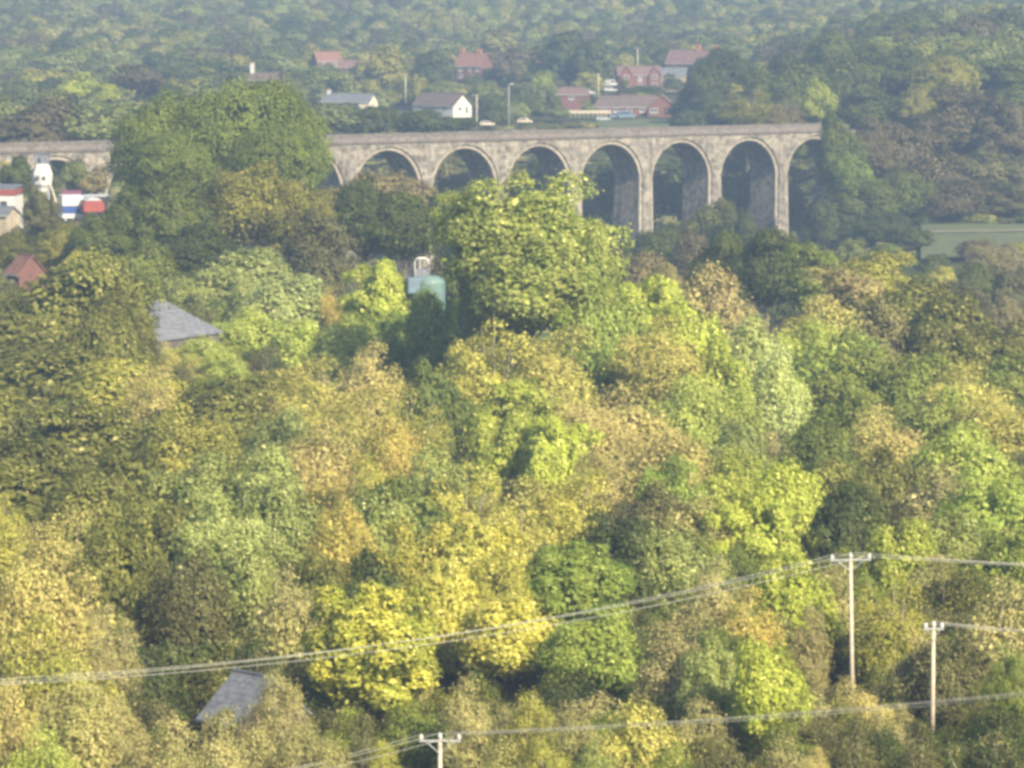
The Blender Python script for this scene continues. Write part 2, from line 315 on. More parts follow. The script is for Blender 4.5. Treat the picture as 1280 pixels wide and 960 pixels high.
# ------------------------------------------------------------------ trees: prototype crowns
def unit(n):
    v = rng.normal(size=(n, 3)); return v/np.linalg.norm(v, axis=1)[:, None]
def crown_mesh(name, ncl, nleaf, leaf, shape='dome', rc=(.20, .34), core=.18, jit=.75, droop=0, tuft=0, squash=1.0, nsub=0):
    """crown in a box x,y -1..1, z 0..1: clumps of leaf-sized diamonds over an uneven envelope"""
    # envelope lumps
    ld = unit(16); la = rng.uniform(-.30, .34, 16)
    def env(d):
        r = 1+(np.exp(-5.5*(1-d@ld.T))*la).sum(1); return r
    d = unit(ncl*3); d = d[d[:, 2] > -.55][:ncl]; ncl = len(d)
    if shape == 'dome':   pr = lambda d: np.stack([d[:, 0], d[:, 1], .40+d[:, 2]*np.where(d[:, 2] > 0, .50, .42)], 1)
    elif shape == 'col':  pr = lambda d: np.stack([d[:, 0]*(1-.35*np.clip(d[:, 2], 0, 1)), d[:, 1]*(1-.35*np.clip(d[:, 2], 0, 1)), .46+d[:, 2]*.46], 1)
    elif shape == 'cone': pr = lambda d: np.stack([d[:, 0]*(1-.5*np.clip(d[:, 2]+.2, 0, 1)), d[:, 1]*(1-.5*np.clip(d[:, 2]+.2, 0, 1)), .40+d[:, 2]*.55], 1)
    else:                 pr = lambda d: np.stack([d[:, 0], d[:, 1], .25+d[:, 2]*np.where(d[:, 2] > 0, .62, .3)], 1)
    rad = rng.uniform(rc[0], rc[1], ncl)
    k = (.80-rad*.35)*rng.uniform(.78, 1.05, ncl)*env(d)
    q = d*k[:, None]; C = pr(q)
    if nsub:            # a crown of several leaders, each its own dome
        so_ = np.array([(math.cos(t)*a_, math.sin(t)*a_) for t, a_ in zip(rng.uniform(0, 1)+np.arange(nsub)*6.283/nsub+rng.uniform(-.5, .5, nsub), rng.uniform(.28, .52, nsub))])
        sc_ = rng.uniform(.5, .74, nsub); zs_ = rng.uniform(.62, 1.0, nsub); zs_[0] = 1.05; so_[0] *= .35; sc_[0] = .72
        w_ = rng.choice(nsub, ncl, p=sc_**2/(sc_**2).sum())
        C = np.stack([C[:, 0]*sc_[w_]+so_[w_, 0], C[:, 1]*sc_[w_]+so_[w_, 1], C[:, 2]*zs_[w_]], 1); rad = rad*.86
    C[:, :2] *= .95
    rz = rad*.46*squash
    area = rad**2; per = np.maximum(8, (nleaf*area/area.sum()).astype(int))
    idx = np.repeat(np.arange(ncl), per); n = len(idx)
    u = unit(n); u[:, 2] = np.where(u[:, 2] < -.35, -u[:, 2], u[:, 2])
    lump = 1+.22*np.sin(u[:, 0]*5+idx)*np.sin(u[:, 1]*6+idx*2)+.12*np.sin(u[:, 2]*9+idx)
    rr = rng.uniform(.72, 1.08, n)*lump
    if tuft: rr = rr*(1+tuft*rng.random(n)**4)
    S = np.stack([rad, rad, rz], 1)[idx]
    pos = C[idx]+u*S*rr[:, None]
    if droop: pos[:, 2] -= droop*rng.random(n)*(np.hypot(pos[:, 0], pos[:, 1]))
    # drop the leaves buried in other clumps
    keep = np.ones(n, bool)
    for j in range(ncl):
        dd = (pos-C[j])/np.array([rad[j], rad[j], rz[j]])
        keep &= ~(((dd**2).sum(1) < .42) & (idx != j))
    pos = pos[keep]; u = u[keep]
    out = pos-np.array([0, 0, .35]); out[:, 2] *= 1.5; out /= np.linalg.norm(out, axis=1)[:, None]+1e-6
    nrm = u*.8+out*.6+rng.normal(size=u.shape)*jit*.5
    # inner leaves that close the crown
    nc = int(len(pos)*core); dc = unit(nc); pc = pr(dc*rng.uniform(.35, .72, nc)[:, None]); pos = np.vstack([pos, pc]); nrm = np.vstack([nrm, dc+rng.normal(size=dc.shape)*.5])
    sz = leaf*rng.uniform(.6, 1.35, len(pos)); sz[-nc:] *= 1.9
    nrm /= np.linalg.norm(nrm, axis=1)[:, None]+1e-6
    r = unit(len(pos)); a = np.cross(nrm, r); a /= np.linalg.norm(a, axis=1)[:, None]+1e-6; b = np.cross(nrm, a)
    a *= sz[:, None]; b *= (sz*.62)[:, None]
    asp = np.array([1, 1, .44])
    V = np.stack([pos-a*asp, pos-b*asp+nrm*sz[:, None]*.12, pos+a*asp, pos+b*asp+nrm*sz[:, None]*.12], 1).reshape(-1, 3)
    V[:, 2] = np.maximum(V[:, 2], -.12)
    top = np.percentile(V[:, 2], 99.8); V[:, 2] /= top; V[:, :2] /= np.percentile(np.hypot(V[:, 0], V[:, 1]), 98.5)
    nq = len(pos); me = bpy.data.meshes.new(name)
    me.vertices.add(nq*4); me.vertices.foreach_set('co', V.astype(np.float32).ravel())
    me.loops.add(nq*4); me.loops.foreach_set('vertex_index', np.arange(nq*4, dtype=np.int32))
    me.polygons.add(nq); me.polygons.foreach_set('loop_start', np.arange(0, nq*4, 4, dtype=np.int32)); me.polygons.foreach_set('loop_total', np.full(nq, 4, np.int32))
    me.update(calc_edges=True); me.materials.append(FM['ol'])
    return me, C
def trunk_mesh(name, C, nl, seg=6, r0=.05):
    """x,y in crown radii, z: crown base 0, top 1, trunk reaches down to -1"""
    mb = MB(); pts = [(0, 0, -1.0), (.01, .0, -.4), (.02, -.01, 0), (.03, .02, .35), (.02, .0, .7)]
    mb.tube(pts, [r0*1.35, r0, r0*.85, r0*.55, r0*.2], seg)
    for i in rng.permutation(len(C))[:nl]:
        c = C[i]; z0 = rng.uniform(-.05, .4); e = c*np.array([1.02, 1.02, 1.0])
        mid = (c[0]*.45, c[1]*.45, z0+(c[2]-z0)*.35)
        mb.tube([(.02, 0, z0), mid, tuple(e*np.array([.85, .85, 1])+np.array([0, 0, .02])), tuple(e+np.array([0, 0, .12]))], [r0*.42, r0*.3, r0*.16, r0*.05], 4, False)
    return mb.mesh(name, True)
PROTO = {}
def proto(key, n, **k):
    PROTO[key] = []
    nl = k.pop('limbs', 12)
    for i in range(n):
        me, C = crown_mesh(key+'_crown', **k); tm = trunk_mesh(key+'_trunk', C, nl)
        PROTO[key].append((me, tm))
proto('oak', 4, ncl=66, nleaf=27000, leaf=.029, shape='dome', rc=(.20,.33), nsub=4, tuft=.2)
proto('dense', 2, ncl=85, nleaf=42000, leaf=.021, shape='dome', rc=(.20,.32), jit=.7, core=.12)
proto('fine', 2, ncl=90, nleaf=38000, leaf=.022, shape='dome', rc=(.15,.27), jit=.8, nsub=4, tuft=.25)
proto('ash', 4, ncl=80, nleaf=27000, leaf=.028, shape='dome', rc=(.16,.28), jit=.9, tuft=.4, squash=1.25, nsub=4)
proto('lobe', 2, ncl=90, nleaf=33000, leaf=.026, shape='dome', rc=(.14,.23), jit=.7, squash=1.15, nsub=3)
proto('airy', 4, ncl=80, nleaf=23000, leaf=.023, shape='dome', rc=(.17,.30), jit=1.1, tuft=.55, core=.10, limbs=45, nsub=4)
proto('col', 2, ncl=70, nleaf=24000, leaf=.029, shape='col', rc=(.18,.30), jit=.85, tuft=.3, squash=.9)
proto('scrub', 3, ncl=60, nleaf=24000, leaf=.021, shape='low', rc=(.18,.32), jit=1.1, tuft=.55, core=.12, limbs=36, nsub=3)
proto('far', 6, ncl=30, nleaf=5200, leaf=.058, shape='dome', rc=(.28,.46), jit=.6, nsub=3)
proto('farcone', 2, ncl=26, nleaf=2600, leaf=.085, shape='cone', rc=(.22,.36))
# ------------------------------------------------------------------ trees: placing
LANDMARKS = []      # (px, row, name)
TREES = []          # records for naming
KINDNAME = {'dense': 'dense domed tree', 'oak': 'broad tree', 'fine': 'full rounded tree', 'ash': 'feathery tree', 'lobe': 'lumpy tree', 'airy': 'thin twiggy tree', 'col': 'tall narrow tree', 'scrub': 'bush', 'far': 'tree', 'farcone': 'pointed tree'}
COLNAME = {'ol': 'olive green', 'og': 'mid green', 'gn': 'fresh green', 'lg': 'light green', 'ct': 'pale green', 'yg': 'yellow-green', 'ye': 'golden yellow', 'by': 'bright yellow', 'yo': 'yellowish olive',
 'or': 'orange', 'tn': 'tan', 'ty': 'tan and yellow', 'br': 'brown', 'rb': 'russet brown', 'gg': 'grey-green', 'sg': 'silvery green', 'dk': 'dark green', 'db': 'dusky brown', 'dg': 'deep green', 'bd': 'warm dark green', 'ds': 'shaded dark', 'hy': 'pale yellowish'}
NAMEOF = {'scrub': 'bush'}
def tree(px, top, wpx, col, kind='oak', Y=None, ch=None, label=None, depth=1.0, hero=True, group='woodland trees', yaw=None):
    if Y is None: Y = 205000/(top+40)+random.uniform(-6, 6)
    if hero and kind != 'scrub' and Y < 560: wpx *= 1.36
    t = P(px, top, Y); g = gz(t.x, Y)-.6; H = t.z-g; rw = wpx/2*m_px(Y)
    if H < 1.2: H = 1.2
    chm = (ch*m_px(Y) if ch else min(H*.93, 2.75*rw)); chm = min(chm, H*.97)
    zb = t.z-chm
    me, tm = random.choice(PROTO[kind])
    yaw = random.uniform(0, 6.28) if yaw is None else yaw
    nm = {'scrub': 'bush', 'farcone': 'tree', 'far': 'tree'}.get(kind, 'tree')
    root = empty(nm, (t.x, Y, g), yaw)
    c = bpy.data.objects.new('crown', me); COL.objects.link(c); c.parent = root
    c.location = (0, 0, zb-g); c.scale = (rw, rw*depth, chm)
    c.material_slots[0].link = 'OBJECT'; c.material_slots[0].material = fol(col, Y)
    if hero:
        if not tm.materials: tm.materials.append(BARK_PALE if kind in ('airy', 'scrub') else BARK)
        k = bpy.data.objects.new('trunk', tm); COL.objects.link(k); k.parent = root
        k.location = (0, 0, zb-g); lo = max(zb-g, .3)
        k.scale = (rw, rw, chm)
        if lo > chm:        # a long clear stem below the crown
            s = MB().tube([(0, 0, 0), (0, 0, lo-chm+.5)], [rw*.08, rw*.07], 7).build('stem', BARK, root)
    TREES.append(dict(o=root, px=px, row=top, w=wpx, col=col, kind=kind, label=label, group=group, Y=Y))
    root['category'] = 'bush' if nm == 'bush' else 'tree'
    return root

exec_list = []
# (px, top row, width px, colour, kind, extra)
FG = [
 # ridge line of the near wood, left to right
 (98,312,190,'ol','oak',dict(Y=470,ch=200)), (5,385,150,'ol','oak',dict(Y=455,ch=170)), (138,380,105,'ol','oak',dict(Y=440,ch=150)), (160,366,66,'ol','oak',dict(Y=458,ch=90)), (236,432,60,'lg','ash',dict(Y=463)),
 (55,430,190,'ol','oak',{}), (150,450,130,'yo','oak',{}), (10,480,120,'ol','oak',{}), (95,500,180,'ol','oak',{}), (30,545,160,'ol','oak',{}),
 (355,345,95,'sg','ash',dict(Y=520)), (312,385,105,'lg','ash',dict(Y=490)), (262,420,58,'lg','ash',dict(Y=461)), (214,428,54,'ty','airy',dict(Y=460)), (285,436,60,'lg','ash',dict(Y=455)), (375,400,90,'lg','ash',dict(Y=480)),
 (413,358,34,'or','airy',dict(Y=520,ch=60)), (474,325,76,'yg','lobe',dict(Y=500,ch=130)), (478,388,95,'gn','ash',dict(Y=480)), (430,400,90,'lg','ash',dict(Y=475)),
 (650,216,196,'ct','fine',dict(Y=450,ch=200)), (576,240,60,'ct','ash',dict(Y=455,ch=80)), (715,268,110,'ct','fine',dict(Y=441,ch=170)), (622,345,80,'og','oak',dict(Y=450,ch=100)),
 (665,300,150,'ct','ash',dict(Y=440,ch=130)), (745,345,110,'gn','ash',dict(Y=435)),
 (815,345,95,'yg','lobe',dict(Y=465,ch=150)), (868,375,100,'yg','ash',dict(Y=445,ch=200)), (835,395,110,'ty','airy',dict(Y=425,ch=130)), (895,420,90,'yg','ash',dict(Y=425)),
 (880,333,110,'rb','airy',dict(Y=520)), (830,330,70,'db','oak',dict(Y=560)),
 (905,288,110,'og','oak',dict(Y=600,ch=100)), (960,285,130,'dg','oak',dict(Y=590,ch=110)), (1020,305,110,'og','oak',dict(Y=560,ch=100)),
 (1095,316,105,'yo','oak',dict(Y=530,ch=90)), (1065,335,130,'rb','oak',dict(Y=515,ch=110)), (1125,350,130,'ol','oak',dict(Y=505,ch=130)), (1075,375,110,'db','oak',dict(Y=490)),
 (1190,368,110,'ol','oak',dict(Y=495)), (1240,400,110,'ol','oak',dict(Y=480)), (1275,440,110,'og','oak',dict(Y=470)), (1180,415,110,'ol','oak',dict(Y=460)),
 (945,395,85,'sg','col',dict(Y=455,ch=190)), (975,440,70,'sg','col',dict(Y=430,ch=150)), (1015,372,130,'ty','airy',dict(Y=480)), (1000,400,90,'lg','ash',dict(Y=465)),
 (1035,415,130,'gn','oak',dict(Y=445)), (1075,435,110,'og','oak',dict(Y=435)), (1135,445,120,'og','oak',dict(Y=430)), (1215,455,120,'ty','airy',dict(Y=425)), (1265,490,120,'ty','airy',dict(Y=405)),
 (1180,485,110,'lg','ash',dict(Y=410)), (1120,510,110,'tn','airy',{}), (1060,490,110,'og','oak',{}), (1030,520,90,'dg','oak',{}),
 # second band
 (620,402,130,'ye','airy',dict(Y=425)), (690,410,120,'ty','airy',dict(Y=420)), (745,425,130,'tn','airy',{}), (590,430,90,'ye','ash',{}), (790,480,130,'tn','airy',{}), (735,490,120,'tn','airy',{}),
 (655,475,110,'yg','lobe',{}), (695,520,90,'yg','lobe',{}), (630,520,90,'yg','ash',{}), (545,450,80,'dg','oak',{}), (520,490,90,'yo','airy',{}),
 (460,430,100,'tn','airy',{}), (390,450,110,'ty','airy',{}), (340,465,90,'ty','airy',{}), (440,490,110,'ty','airy',{}), (488,520,70,'or','airy',{}), (200,460,80,'tn','airy',{}),
 (285,470,160,'ol','oak',{}), (225,500,110,'yo','airy',{}), (350,510,100,'gg','oak',{}), (400,525,110,'tn','airy',{}), (870,470,130,'lg','airy',{}), (920,525,90,'gg','ash',{}), (1065,600,70,'dk','oak',dict(Y=316)), (470,690,90,'dk','oak',dict(Y=276)), (835,540,120,'tn','airy',{}),
 (325,560,130,'gg','oak',{}), (250,565,120,'gg','ash',{}), (170,560,120,'ol','oak',{}), (110,590,120,'ol','oak',{}), (200,620,110,'ol','oak',{}), (430,565,110,'or','airy',{}), (480,570,90,'yo','airy',{}),
 (545,560,100,'gg','ash',{}), (580,580,110,'ye','airy',{}), (520,600,120,'dg','oak',{}), (640,595,120,'ty','airy',{}), (705,590,120,'ye','airy',{}), (750,575,100,'tn','airy',{}), (775,540,90,'tn','airy',{}), (830,570,80,'gn','ash',{}),
 # third band
 (920,562,90,'yg','ash',{}), (985,580,95,'yg','ash',{}), (945,620,110,'yg','lobe',dict(ch=200)), (1055,570,90,'ol','oak',{}), (1110,560,90,'ol','ash',{}), (1170,580,130,'br','airy',{}), (1245,590,110,'gn','oak',{}), (1205,530,120,'lg','ash',{}),
 (1060,610,80,'dk','oak',{}), (1125,648,85,'yg','ash',{}), (1195,640,100,'gg','ash',{}), (1255,660,100,'og','oak',{}), (1110,715,90,'yo','airy',{}),
 (820,605,120,'ds','ash',{}), (865,620,100,'br','airy',{}), (780,640,110,'dk','oak',{}), (845,660,110,'gg','ash',{}), (890,700,100,'br','airy',{}),
 (660,630,110,'ty','airy',{}), (590,650,120,'ye','lobe',{}), (630,690,80,'yo','ash',{}), (470,615,110,'gg','ash',{}), (425,630,75,'or','airy',{}), (400,690,110,'ol','airy',{}), (520,650,100,'yo','ash',{}),
 (345,600,110,'gg','ash',{}), (275,618,110,'sg','ash',{}), (300,660,110,'gg','ash',{}), (245,690,90,'ds','airy',{}), (150,650,110,'ol','oak',{}), (10,620,70,'ye','airy',{}), (75,640,120,'tn','airy',{}), (40,700,110,'tn','airy',{}),
 (352,710,105,'br','airy',{}), (205,700,80,'ol','oak',{}), (110,715,110,'tn','airy',{}), (140,760,70,'br','airy',{}), (60,770,140,'yo','airy',{}),
 # nearest band
 (462,728,152,'by','lobe',dict(Y=262,ch=185)), (715,676,115,'gn','lobe',dict(Y=285,ch=130)), (750,755,120,'gn','ash',dict(Y=268,ch=130)), (635,745,125,'ye','ash',dict(Y=272,ch=120)), (560,700,90,'ye','lobe',dict(Y=280)),
 (985,690,110,'yg','ash',dict(Y=280,ch=190)), (930,735,90,'or','airy',dict(Y=272,ch=140)), (850,765,110,'br','airy',{}), (890,790,80,'gg','ash',{}), (960,800,80,'yg','ash',{}),
 (1185,700,110,'ol','airy',{}), (1245,720,100,'br','airy',{}), (1135,765,90,'yo','airy',dict(Y=276)), (1232,770,100,'tn','scrub',dict(Y=270)), (1130,805,90,'gn','scrub',dict(Y=273)), (1265,800,90,'og','scrub',{}),
 (20,850,150,'tn','scrub',dict(Y=240)), (100,830,120,'br','scrub',{}), (50,905,130,'lg','scrub',dict(Y=225)), (150,870,90,'br','scrub',dict(Y=238)), (205,893,130,'br','scrub',dict(Y=232)),
 (290,888,130,'br','scrub',dict(Y=234)), (345,832,120,'br','scrub',dict(Y=244)), (335,99,52,'og','far',dict(Y=1142,ch=40)), (228,442,70,'ty','airy',dict(Y=455)), (178,446,70,'yo','oak',dict(Y=455)), (546,364,74,'gn','ash',dict(Y=470)), (1090,146,90,'db','fine',dict(Y=962,ch=90)), (375,885,110,'br','scrub',dict(Y=236)), (455,895,120,'ds','scrub',dict(Y=240)), (260,925,180,'br','scrub',dict(Y=224)), (400,930,140,'br','scrub',dict(Y=222)), (478,925,90,'yo','scrub',dict(Y=230)),
 (590,850,120,'br','scrub',dict(Y=246)), (660,860,120,'yo','scrub',dict(Y=244)), (730,880,110,'br','scrub',dict(Y=238)), (632,925,120,'br','scrub',dict(Y=226)), (700,925,110,'yo','scrub',dict(Y=225)),
 (800,878,110,'ty','ash',dict(Y=232)), (870,870,110,'br','scrub',dict(Y=243)), (940,865,100,'yo','scrub',dict(Y=246)), (1010,860,100,'br','scrub',dict(Y=248)), (1080,850,110,'tn','scrub',dict(Y=255)), (1165,830,100,'og','scrub',dict(Y=266)), (1240,850,110,'ol','scrub',dict(Y=256)), (1120,880,80,'br','scrub',dict(Y=250)),
 (900,915,120,'ds','scrub',dict(Y=228)), (985,915,110,'br','scrub',dict(Y=228)), (1070,900,120,'ds','scrub',dict(Y=232)), (1150,905,110,'ds','scrub',dict(Y=230)), (1235,890,150,'dk','scrub',dict(Y=232)), (840,930,110,'og','scrub',dict(Y=224)), (1020,935,60,'tn','scrub',dict(Y=222)),
 (745,925,80,'gg','scrub',dict(Y=224)), (325,800,110,'dk','scrub',dict(Y=262)), (240,765,115,'dk','oak',dict(Y=275)), (180,800,80,'dk','oak',dict(Y=268)),
]
for (px, top, wd, col, kind, k) in FG:
    tree(px, top, wd, col, kind, **k)

MID = [
 # big dome in front of the viaduct
 (300,98,190,'bd','dense',dict(Y=640,ch=190)), (206,112,150,'bd','dense',dict(Y=642,ch=170)), (366,116,104,'bd','dense',dict(Y=645,ch=150)), (220,165,140,'bd','dense',dict(Y=625,ch=110)), (345,155,125,'bd','dense',dict(Y=625,ch=110)),
 (215,212,130,'og','oak',dict(Y=600,ch=120)), (320,203,140,'yo','airy',dict(Y=600,ch=120)), (375,225,110,'yo','airy',dict(Y=598,ch=110)), (275,215,110,'ol','airy',dict(Y=602,ch=110)), (395,262,115,'ds','oak',dict(Y=575,ch=110)), (160,235,110,'og','oak',dict(Y=600)),
 (455,222,110,'dg','oak',dict(Y=620,ch=110)), (505,240,100,'og','oak',dict(Y=600,ch=100)), (450,215,90,'rb','far',dict(Y=745,ch=60)), (505,213,90,'rb','far',dict(Y=750,ch=60)), (545,235,70,'dg','far',dict(Y=750)),
 (120,268,100,'og','oak',dict(Y=590)), (47,232,60,'ds','oak',dict(Y=640,ch=70)), (75,280,70,'yo','oak',dict(Y=600)), (20,285,70,'ol','oak',dict(Y=600)), (250,280,140,'dg','oak',dict(Y=565)), (180,300,110,'og','airy',dict(Y=560)), (310,310,110,'gg','oak',dict(Y=550)), (100,312,70,'yo','oak',dict(Y=560)),
 (245,345,80,'gg','oak',dict(Y=545)), (395,320,90,'ds','oak',dict(Y=560)), (320,350,60,'gg','oak',dict(Y=540)),
 (25,195,50,'og','far',dict(Y=770,ch=50)), (95,198,50,'gg','far',dict(Y=775,ch=40)), (118,208,50,'rb','far',dict(Y=770,ch=40)), (8,200,30,'or','far',dict(Y=775,ch=40)),
 (600,300,100,'dg','oak',dict(Y=560)), (560,320,90,'ds','oak',dict(Y=565)),
 (888,248,80,'ol','oak',dict(Y=830,ch=80)), (835,283,110,'og','oak',dict(Y=780,ch=70)), (925,262,70,'dg','oak',dict(Y=820)), (790,290,80,'dg','oak',dict(Y=790)), (865,290,70,'db','oak',dict(Y=740)), (810,315,100,'rb','oak',dict(Y=650)), (765,300,60,'ds','oak',dict(Y=770)),
 (990,298,100,'og','oak',dict(Y=720)), (1050,300,100,'gg','oak',dict(Y=720)), (1100,310,90,'og','oak',dict(Y=700)),
 (1050,140,72,'og','oak',dict(Y=925,ch=110)), (1070,190,80,'gn','oak',dict(Y=915,ch=100)), (1085,220,110,'og','oak',dict(Y=905,ch=100)), (1040,250,80,'dg','oak',dict(Y=900,ch=80)), (1105,262,90,'dg','oak',dict(Y=890,ch=70)),
 (1130,150,110,'db','oak',dict(Y=985,ch=120)), (1195,110,130,'db','oak',dict(Y=1010,ch=120)), (1255,120,110,'db','oak',dict(Y=1005,ch=120)), (1165,190,120,'db','oak',dict(Y=955,ch=100)), (1235,185,120,'ds','oak',dict(Y=960,ch=110)), (1130,215,90,'og','oak',dict(Y=935,ch=90)), (1190,225,110,'db','oak',dict(Y=935,ch=80)), (1260,225,110,'ds','oak',dict(Y=940,ch=80)), (1080,165,90,'dg','oak',dict(Y=970,ch=100)),
 (1150,105,60,'yo','oak',dict(Y=1050,ch=60)), (1180,70,110,'yo','oak',dict(Y=1090,ch=90)), (1235,45,110,'gg','oak',dict(Y=1130,ch=100)), (1270,90,90,'og','oak',dict(Y=1060,ch=100)), (1195,55,60,'yo','far',dict(Y=1200)),
 (1000,70,120,'og','oak',dict(Y=1100,ch=100)), (1075,55,120,'og','oak',dict(Y=1110,ch=110)), (1130,70,90,'dg','oak',dict(Y=1110,ch=100)), (1040,40,90,'og','oak',dict(Y=1180)), (1080,110,110,'dg','oak',dict(Y=1060,ch=90)), (960,85,100,'dg','oak',dict(Y=1090,ch=80)),
 (1024,96,52,'yg','oak',dict(Y=1050,ch=65)), (935,113,100,'yo','airy',dict(Y=1060,ch=50)), (985,128,60,'rb','airy',dict(Y=1050,ch=40)), (905,60,90,'dg','oak',dict(Y=1170,ch=80)), (880,80,70,'dg','oak',dict(Y=1150,ch=70)), (895,110,60,'dk','oak',dict(Y=1140,ch=60)), (862,137,50,'dk','far',dict(Y=1130,ch=30)),
 (1146,286,56,'og','far',dict(Y=880,ch=44)), (1250,305,90,'rb','far',dict(Y=810,ch=50)), (1222,300,70,'rb','far',dict(Y=845,ch=40)), (1278,302,70,'yo','far',dict(Y=840,ch=40)), (1168,318,56,'og','far',dict(Y=800,ch=40)), (1182,333,42,'ye','far',dict(Y=690,ch=32)), (1150,340,70,'og','oak',dict(Y=700,ch=50)), (1240,298,90,'br','airy',dict(Y=760,ch=60)), (1215,330,80,'og','oak',dict(Y=700)), (1265,335,70,'ds','oak',dict(Y=690)), (1255,370,70,'br','oak',dict(Y=620)), (1205,350,80,'ds','oak',dict(Y=640)),
]
for (px, top, wd, col, kind, k) in MID:
    tree(px, top, wd, col, kind, group='trees in the valley by the viaduct', **k)

# ------------------------------------------------------------------ viaduct
AL = R(40)
def viaduct():
    s0 = 0.0
    root = empty('viaduct', (0, 900, 0), AL); root.rotation_euler = (0, .0075, AL)
    tag(root, 'long stone railway viaduct of tall round arches crossing the valley', 'viaduct')
    PT = 21.75; RI = 8.9; RO = 9.75; WD = 9.6; REC = .45
    ztop = CZ-36.75; zstr = CZ-38.5; zcrown = CZ-40.05; zspr = zcrown-RI
    def s_of(px): u = (px-640)/F; return 900*u/(math.cos(AL)-u*math.sin(AL))
    c0 = s_of(673.5)
    ks = range(-9, 5)
    zpt = zspr
    seg = 20
    for k in ks:
        cx = c0+k*PT; x0, x1 = cx-PT/2, cx+PT/2
        pts = [(cx+RO*math.cos(t), zspr+RO*math.sin(t)) for t in [math.pi*i/seg for i in range(seg+1)]]
        nv = 44
        for side, y0 in ((0, 0.0), (1, WD)):
            mb = MB()
            for i in range(seg):
                (xa, za), (xb, zb) = pts[i], pts[i+1]
                q = [(xb, y0, zb), (xa, y0, za), (xa, y0, zstr), (xb, y0, zstr)]
                mb.quad(*(q if side == 0 else q[::-1]))
            for xa, xb in ((x0, cx-RO), (cx+RO, x1)):
                q = [(xa, y0, zspr), (xb, y0, zspr), (xb, y0, zstr), (xa, y0, zstr)]
                mb.quad(*(q if side == 0 else q[::-1]))
            ya, yb = (0, REC) if side == 0 else (WD-REC, WD)
            for i in range(seg):       # the step round the recessed ring
                (xa, za), (xb, zb) = pts[i], pts[i+1]
                mb.quad((xa, ya, za), (xb, ya, zb), (xb, yb, zb), (xa, yb, za))
            mb.build('spandrel_wall', STONE, root)
            # voussoir ring, every stone with its own joint
            rb = MB(); ya, yb = (REC, REC+.5) if side == 0 else (WD-REC-.5, WD-REC)
            for i in range(nv):
                t0 = math.pi*i/nv+.006; t1 = math.pi*(i+1)/nv-.006; e = random.uniform(-.05, .03); dy = e if side == 0 else -e
                n = len(rb.v)
                for yy in ((ya+dy, yb) if side == 0 else (ya, yb+dy)):
                    for r_, t_ in ((RI, t0), (RO+.02, t0), (RO+.02, t1), (RI, t1)): rb.v.append((cx+r_*math.cos(t_), yy, zspr+r_*math.sin(t_)))
                rb.f += [tuple(n+j for j in q) for q in ((0,1,2,3),(7,6,5,4),(0,4,5,1),(1,5,6,2),(2,6,7,3),(3,7,4,0))]
            rb.build('arch_ring', RINGST, root)['kind'] = 'stuff'
        bb = MB()
        for i in range(seg):
            t0 = math.pi*i/seg; t1 = math.pi*(i+1)/seg; r_ = RI+.02
            bb.quad((cx+r_*math.cos(t0), REC+.4, zspr+r_*math.sin(t0)), (cx+r_*math.cos(t0), WD-REC-.4, zspr+r_*math.sin(t0)), (cx+r_*math.cos(t1), WD-REC-.4, zspr+r_*math.sin(t1)), (cx+r_*math.cos(t1), REC+.4, zspr+r_*math.sin(t1)))
        bb.build('arch_soffit', STONE, root)
        # pier at the right end of this bay: core with recessed jambs and a proud face either side
        xm = x1; hw = PT/2-RI; ho = PT/2-RO
        wx, wy = (root.matrix_basis @ Vector((xm, WD/2, 0)))[:2] if False else (xm*math.cos(AL)-WD/2*math.sin(AL), 900+xm*math.sin(AL)+WD/2*math.cos(AL))
        zg = gz(wx, wy)-3
        bt = (zspr-zg)*.018
        def taper(mb, a, b, ya, yb, z0, z1, ex):
            n = len(mb.v)
            for z, e in ((z0, ex), (z1, 0)):
                mb.v += [(a-e, ya-e, z), (b+e, ya-e, z), (b+e, yb+e, z), (a-e, yb+e, z)]
            mb.f += [tuple(n+i for i in q) for q in ((0,3,2,1),(4,5,6,7),(0,1,5,4),(1,2,6,5),(2,3,7,6),(3,0,4,7))]
        pm = MB(); taper(pm, xm-hw, xm+hw, REC, WD-REC, zg, zspr, bt); pm.build('pier', STONE, root)
        pf = MB(); taper(pf, xm-ho, xm+ho, 0, WD, zg, zspr, bt); pf.build('pier_buttress', STONE, root)
        jm = MB()                   # dressed quoins up both jambs
        nq = max(4, int((zspr-zg)/1.1))
        for i in range(nq):
            z0 = zg+(zspr-zg)*i/nq; z1 = z0+(zspr-zg)/nq*.94; e = bt*(1-i/nq)
            for sgn in (-1, 1):
                xo = xm+sgn*(hw+e); wq = .45+.2*(i % 2)
                a, b = sorted((xo+sgn*.03, xo-sgn*wq)); 
                jm.box(a, b, REC-.04-e, REC+.5, z0, z1)
        jm.build('quoin_stones', RINGST, root)['kind'] = 'stuff'
    L0 = c0+ks[0]*PT-PT/2; L1 = c0+ks[-1]*PT+PT/2
    MB().box(L0, L1, -.32, .3, zstr, zstr+.42).build('string_course', DARKST, root); MB().box(L0, L1, WD-.3, WD+.32, zstr, zstr+.42).build('string_course', DARKST, root)
    MB().box(L0, L1, -.05, .5, zstr+.42, ztop-.22).build('parapet', PARAP, root)
    MB().box(L0, L1, WD-.5, WD+.05, zstr+.42, ztop-.22).build('parapet', PARAP, root)
    n = int((L1-L0)/1.8)
    cp = MB()
    for i in range(n):
        a = L0+(L1-L0)*i/n; b = L0+(L1-L0)*(i+1)/n-.04; e = random.uniform(-.02, .03)
        cp.box(a, b, -.18, .62, ztop-.22, ztop+e); cp.box(a, b, WD-.62, WD+.18, ztop-.22, ztop-e)
    o = cp.build('coping_stones', PARAP, root); o['kind'] = 'stuff'
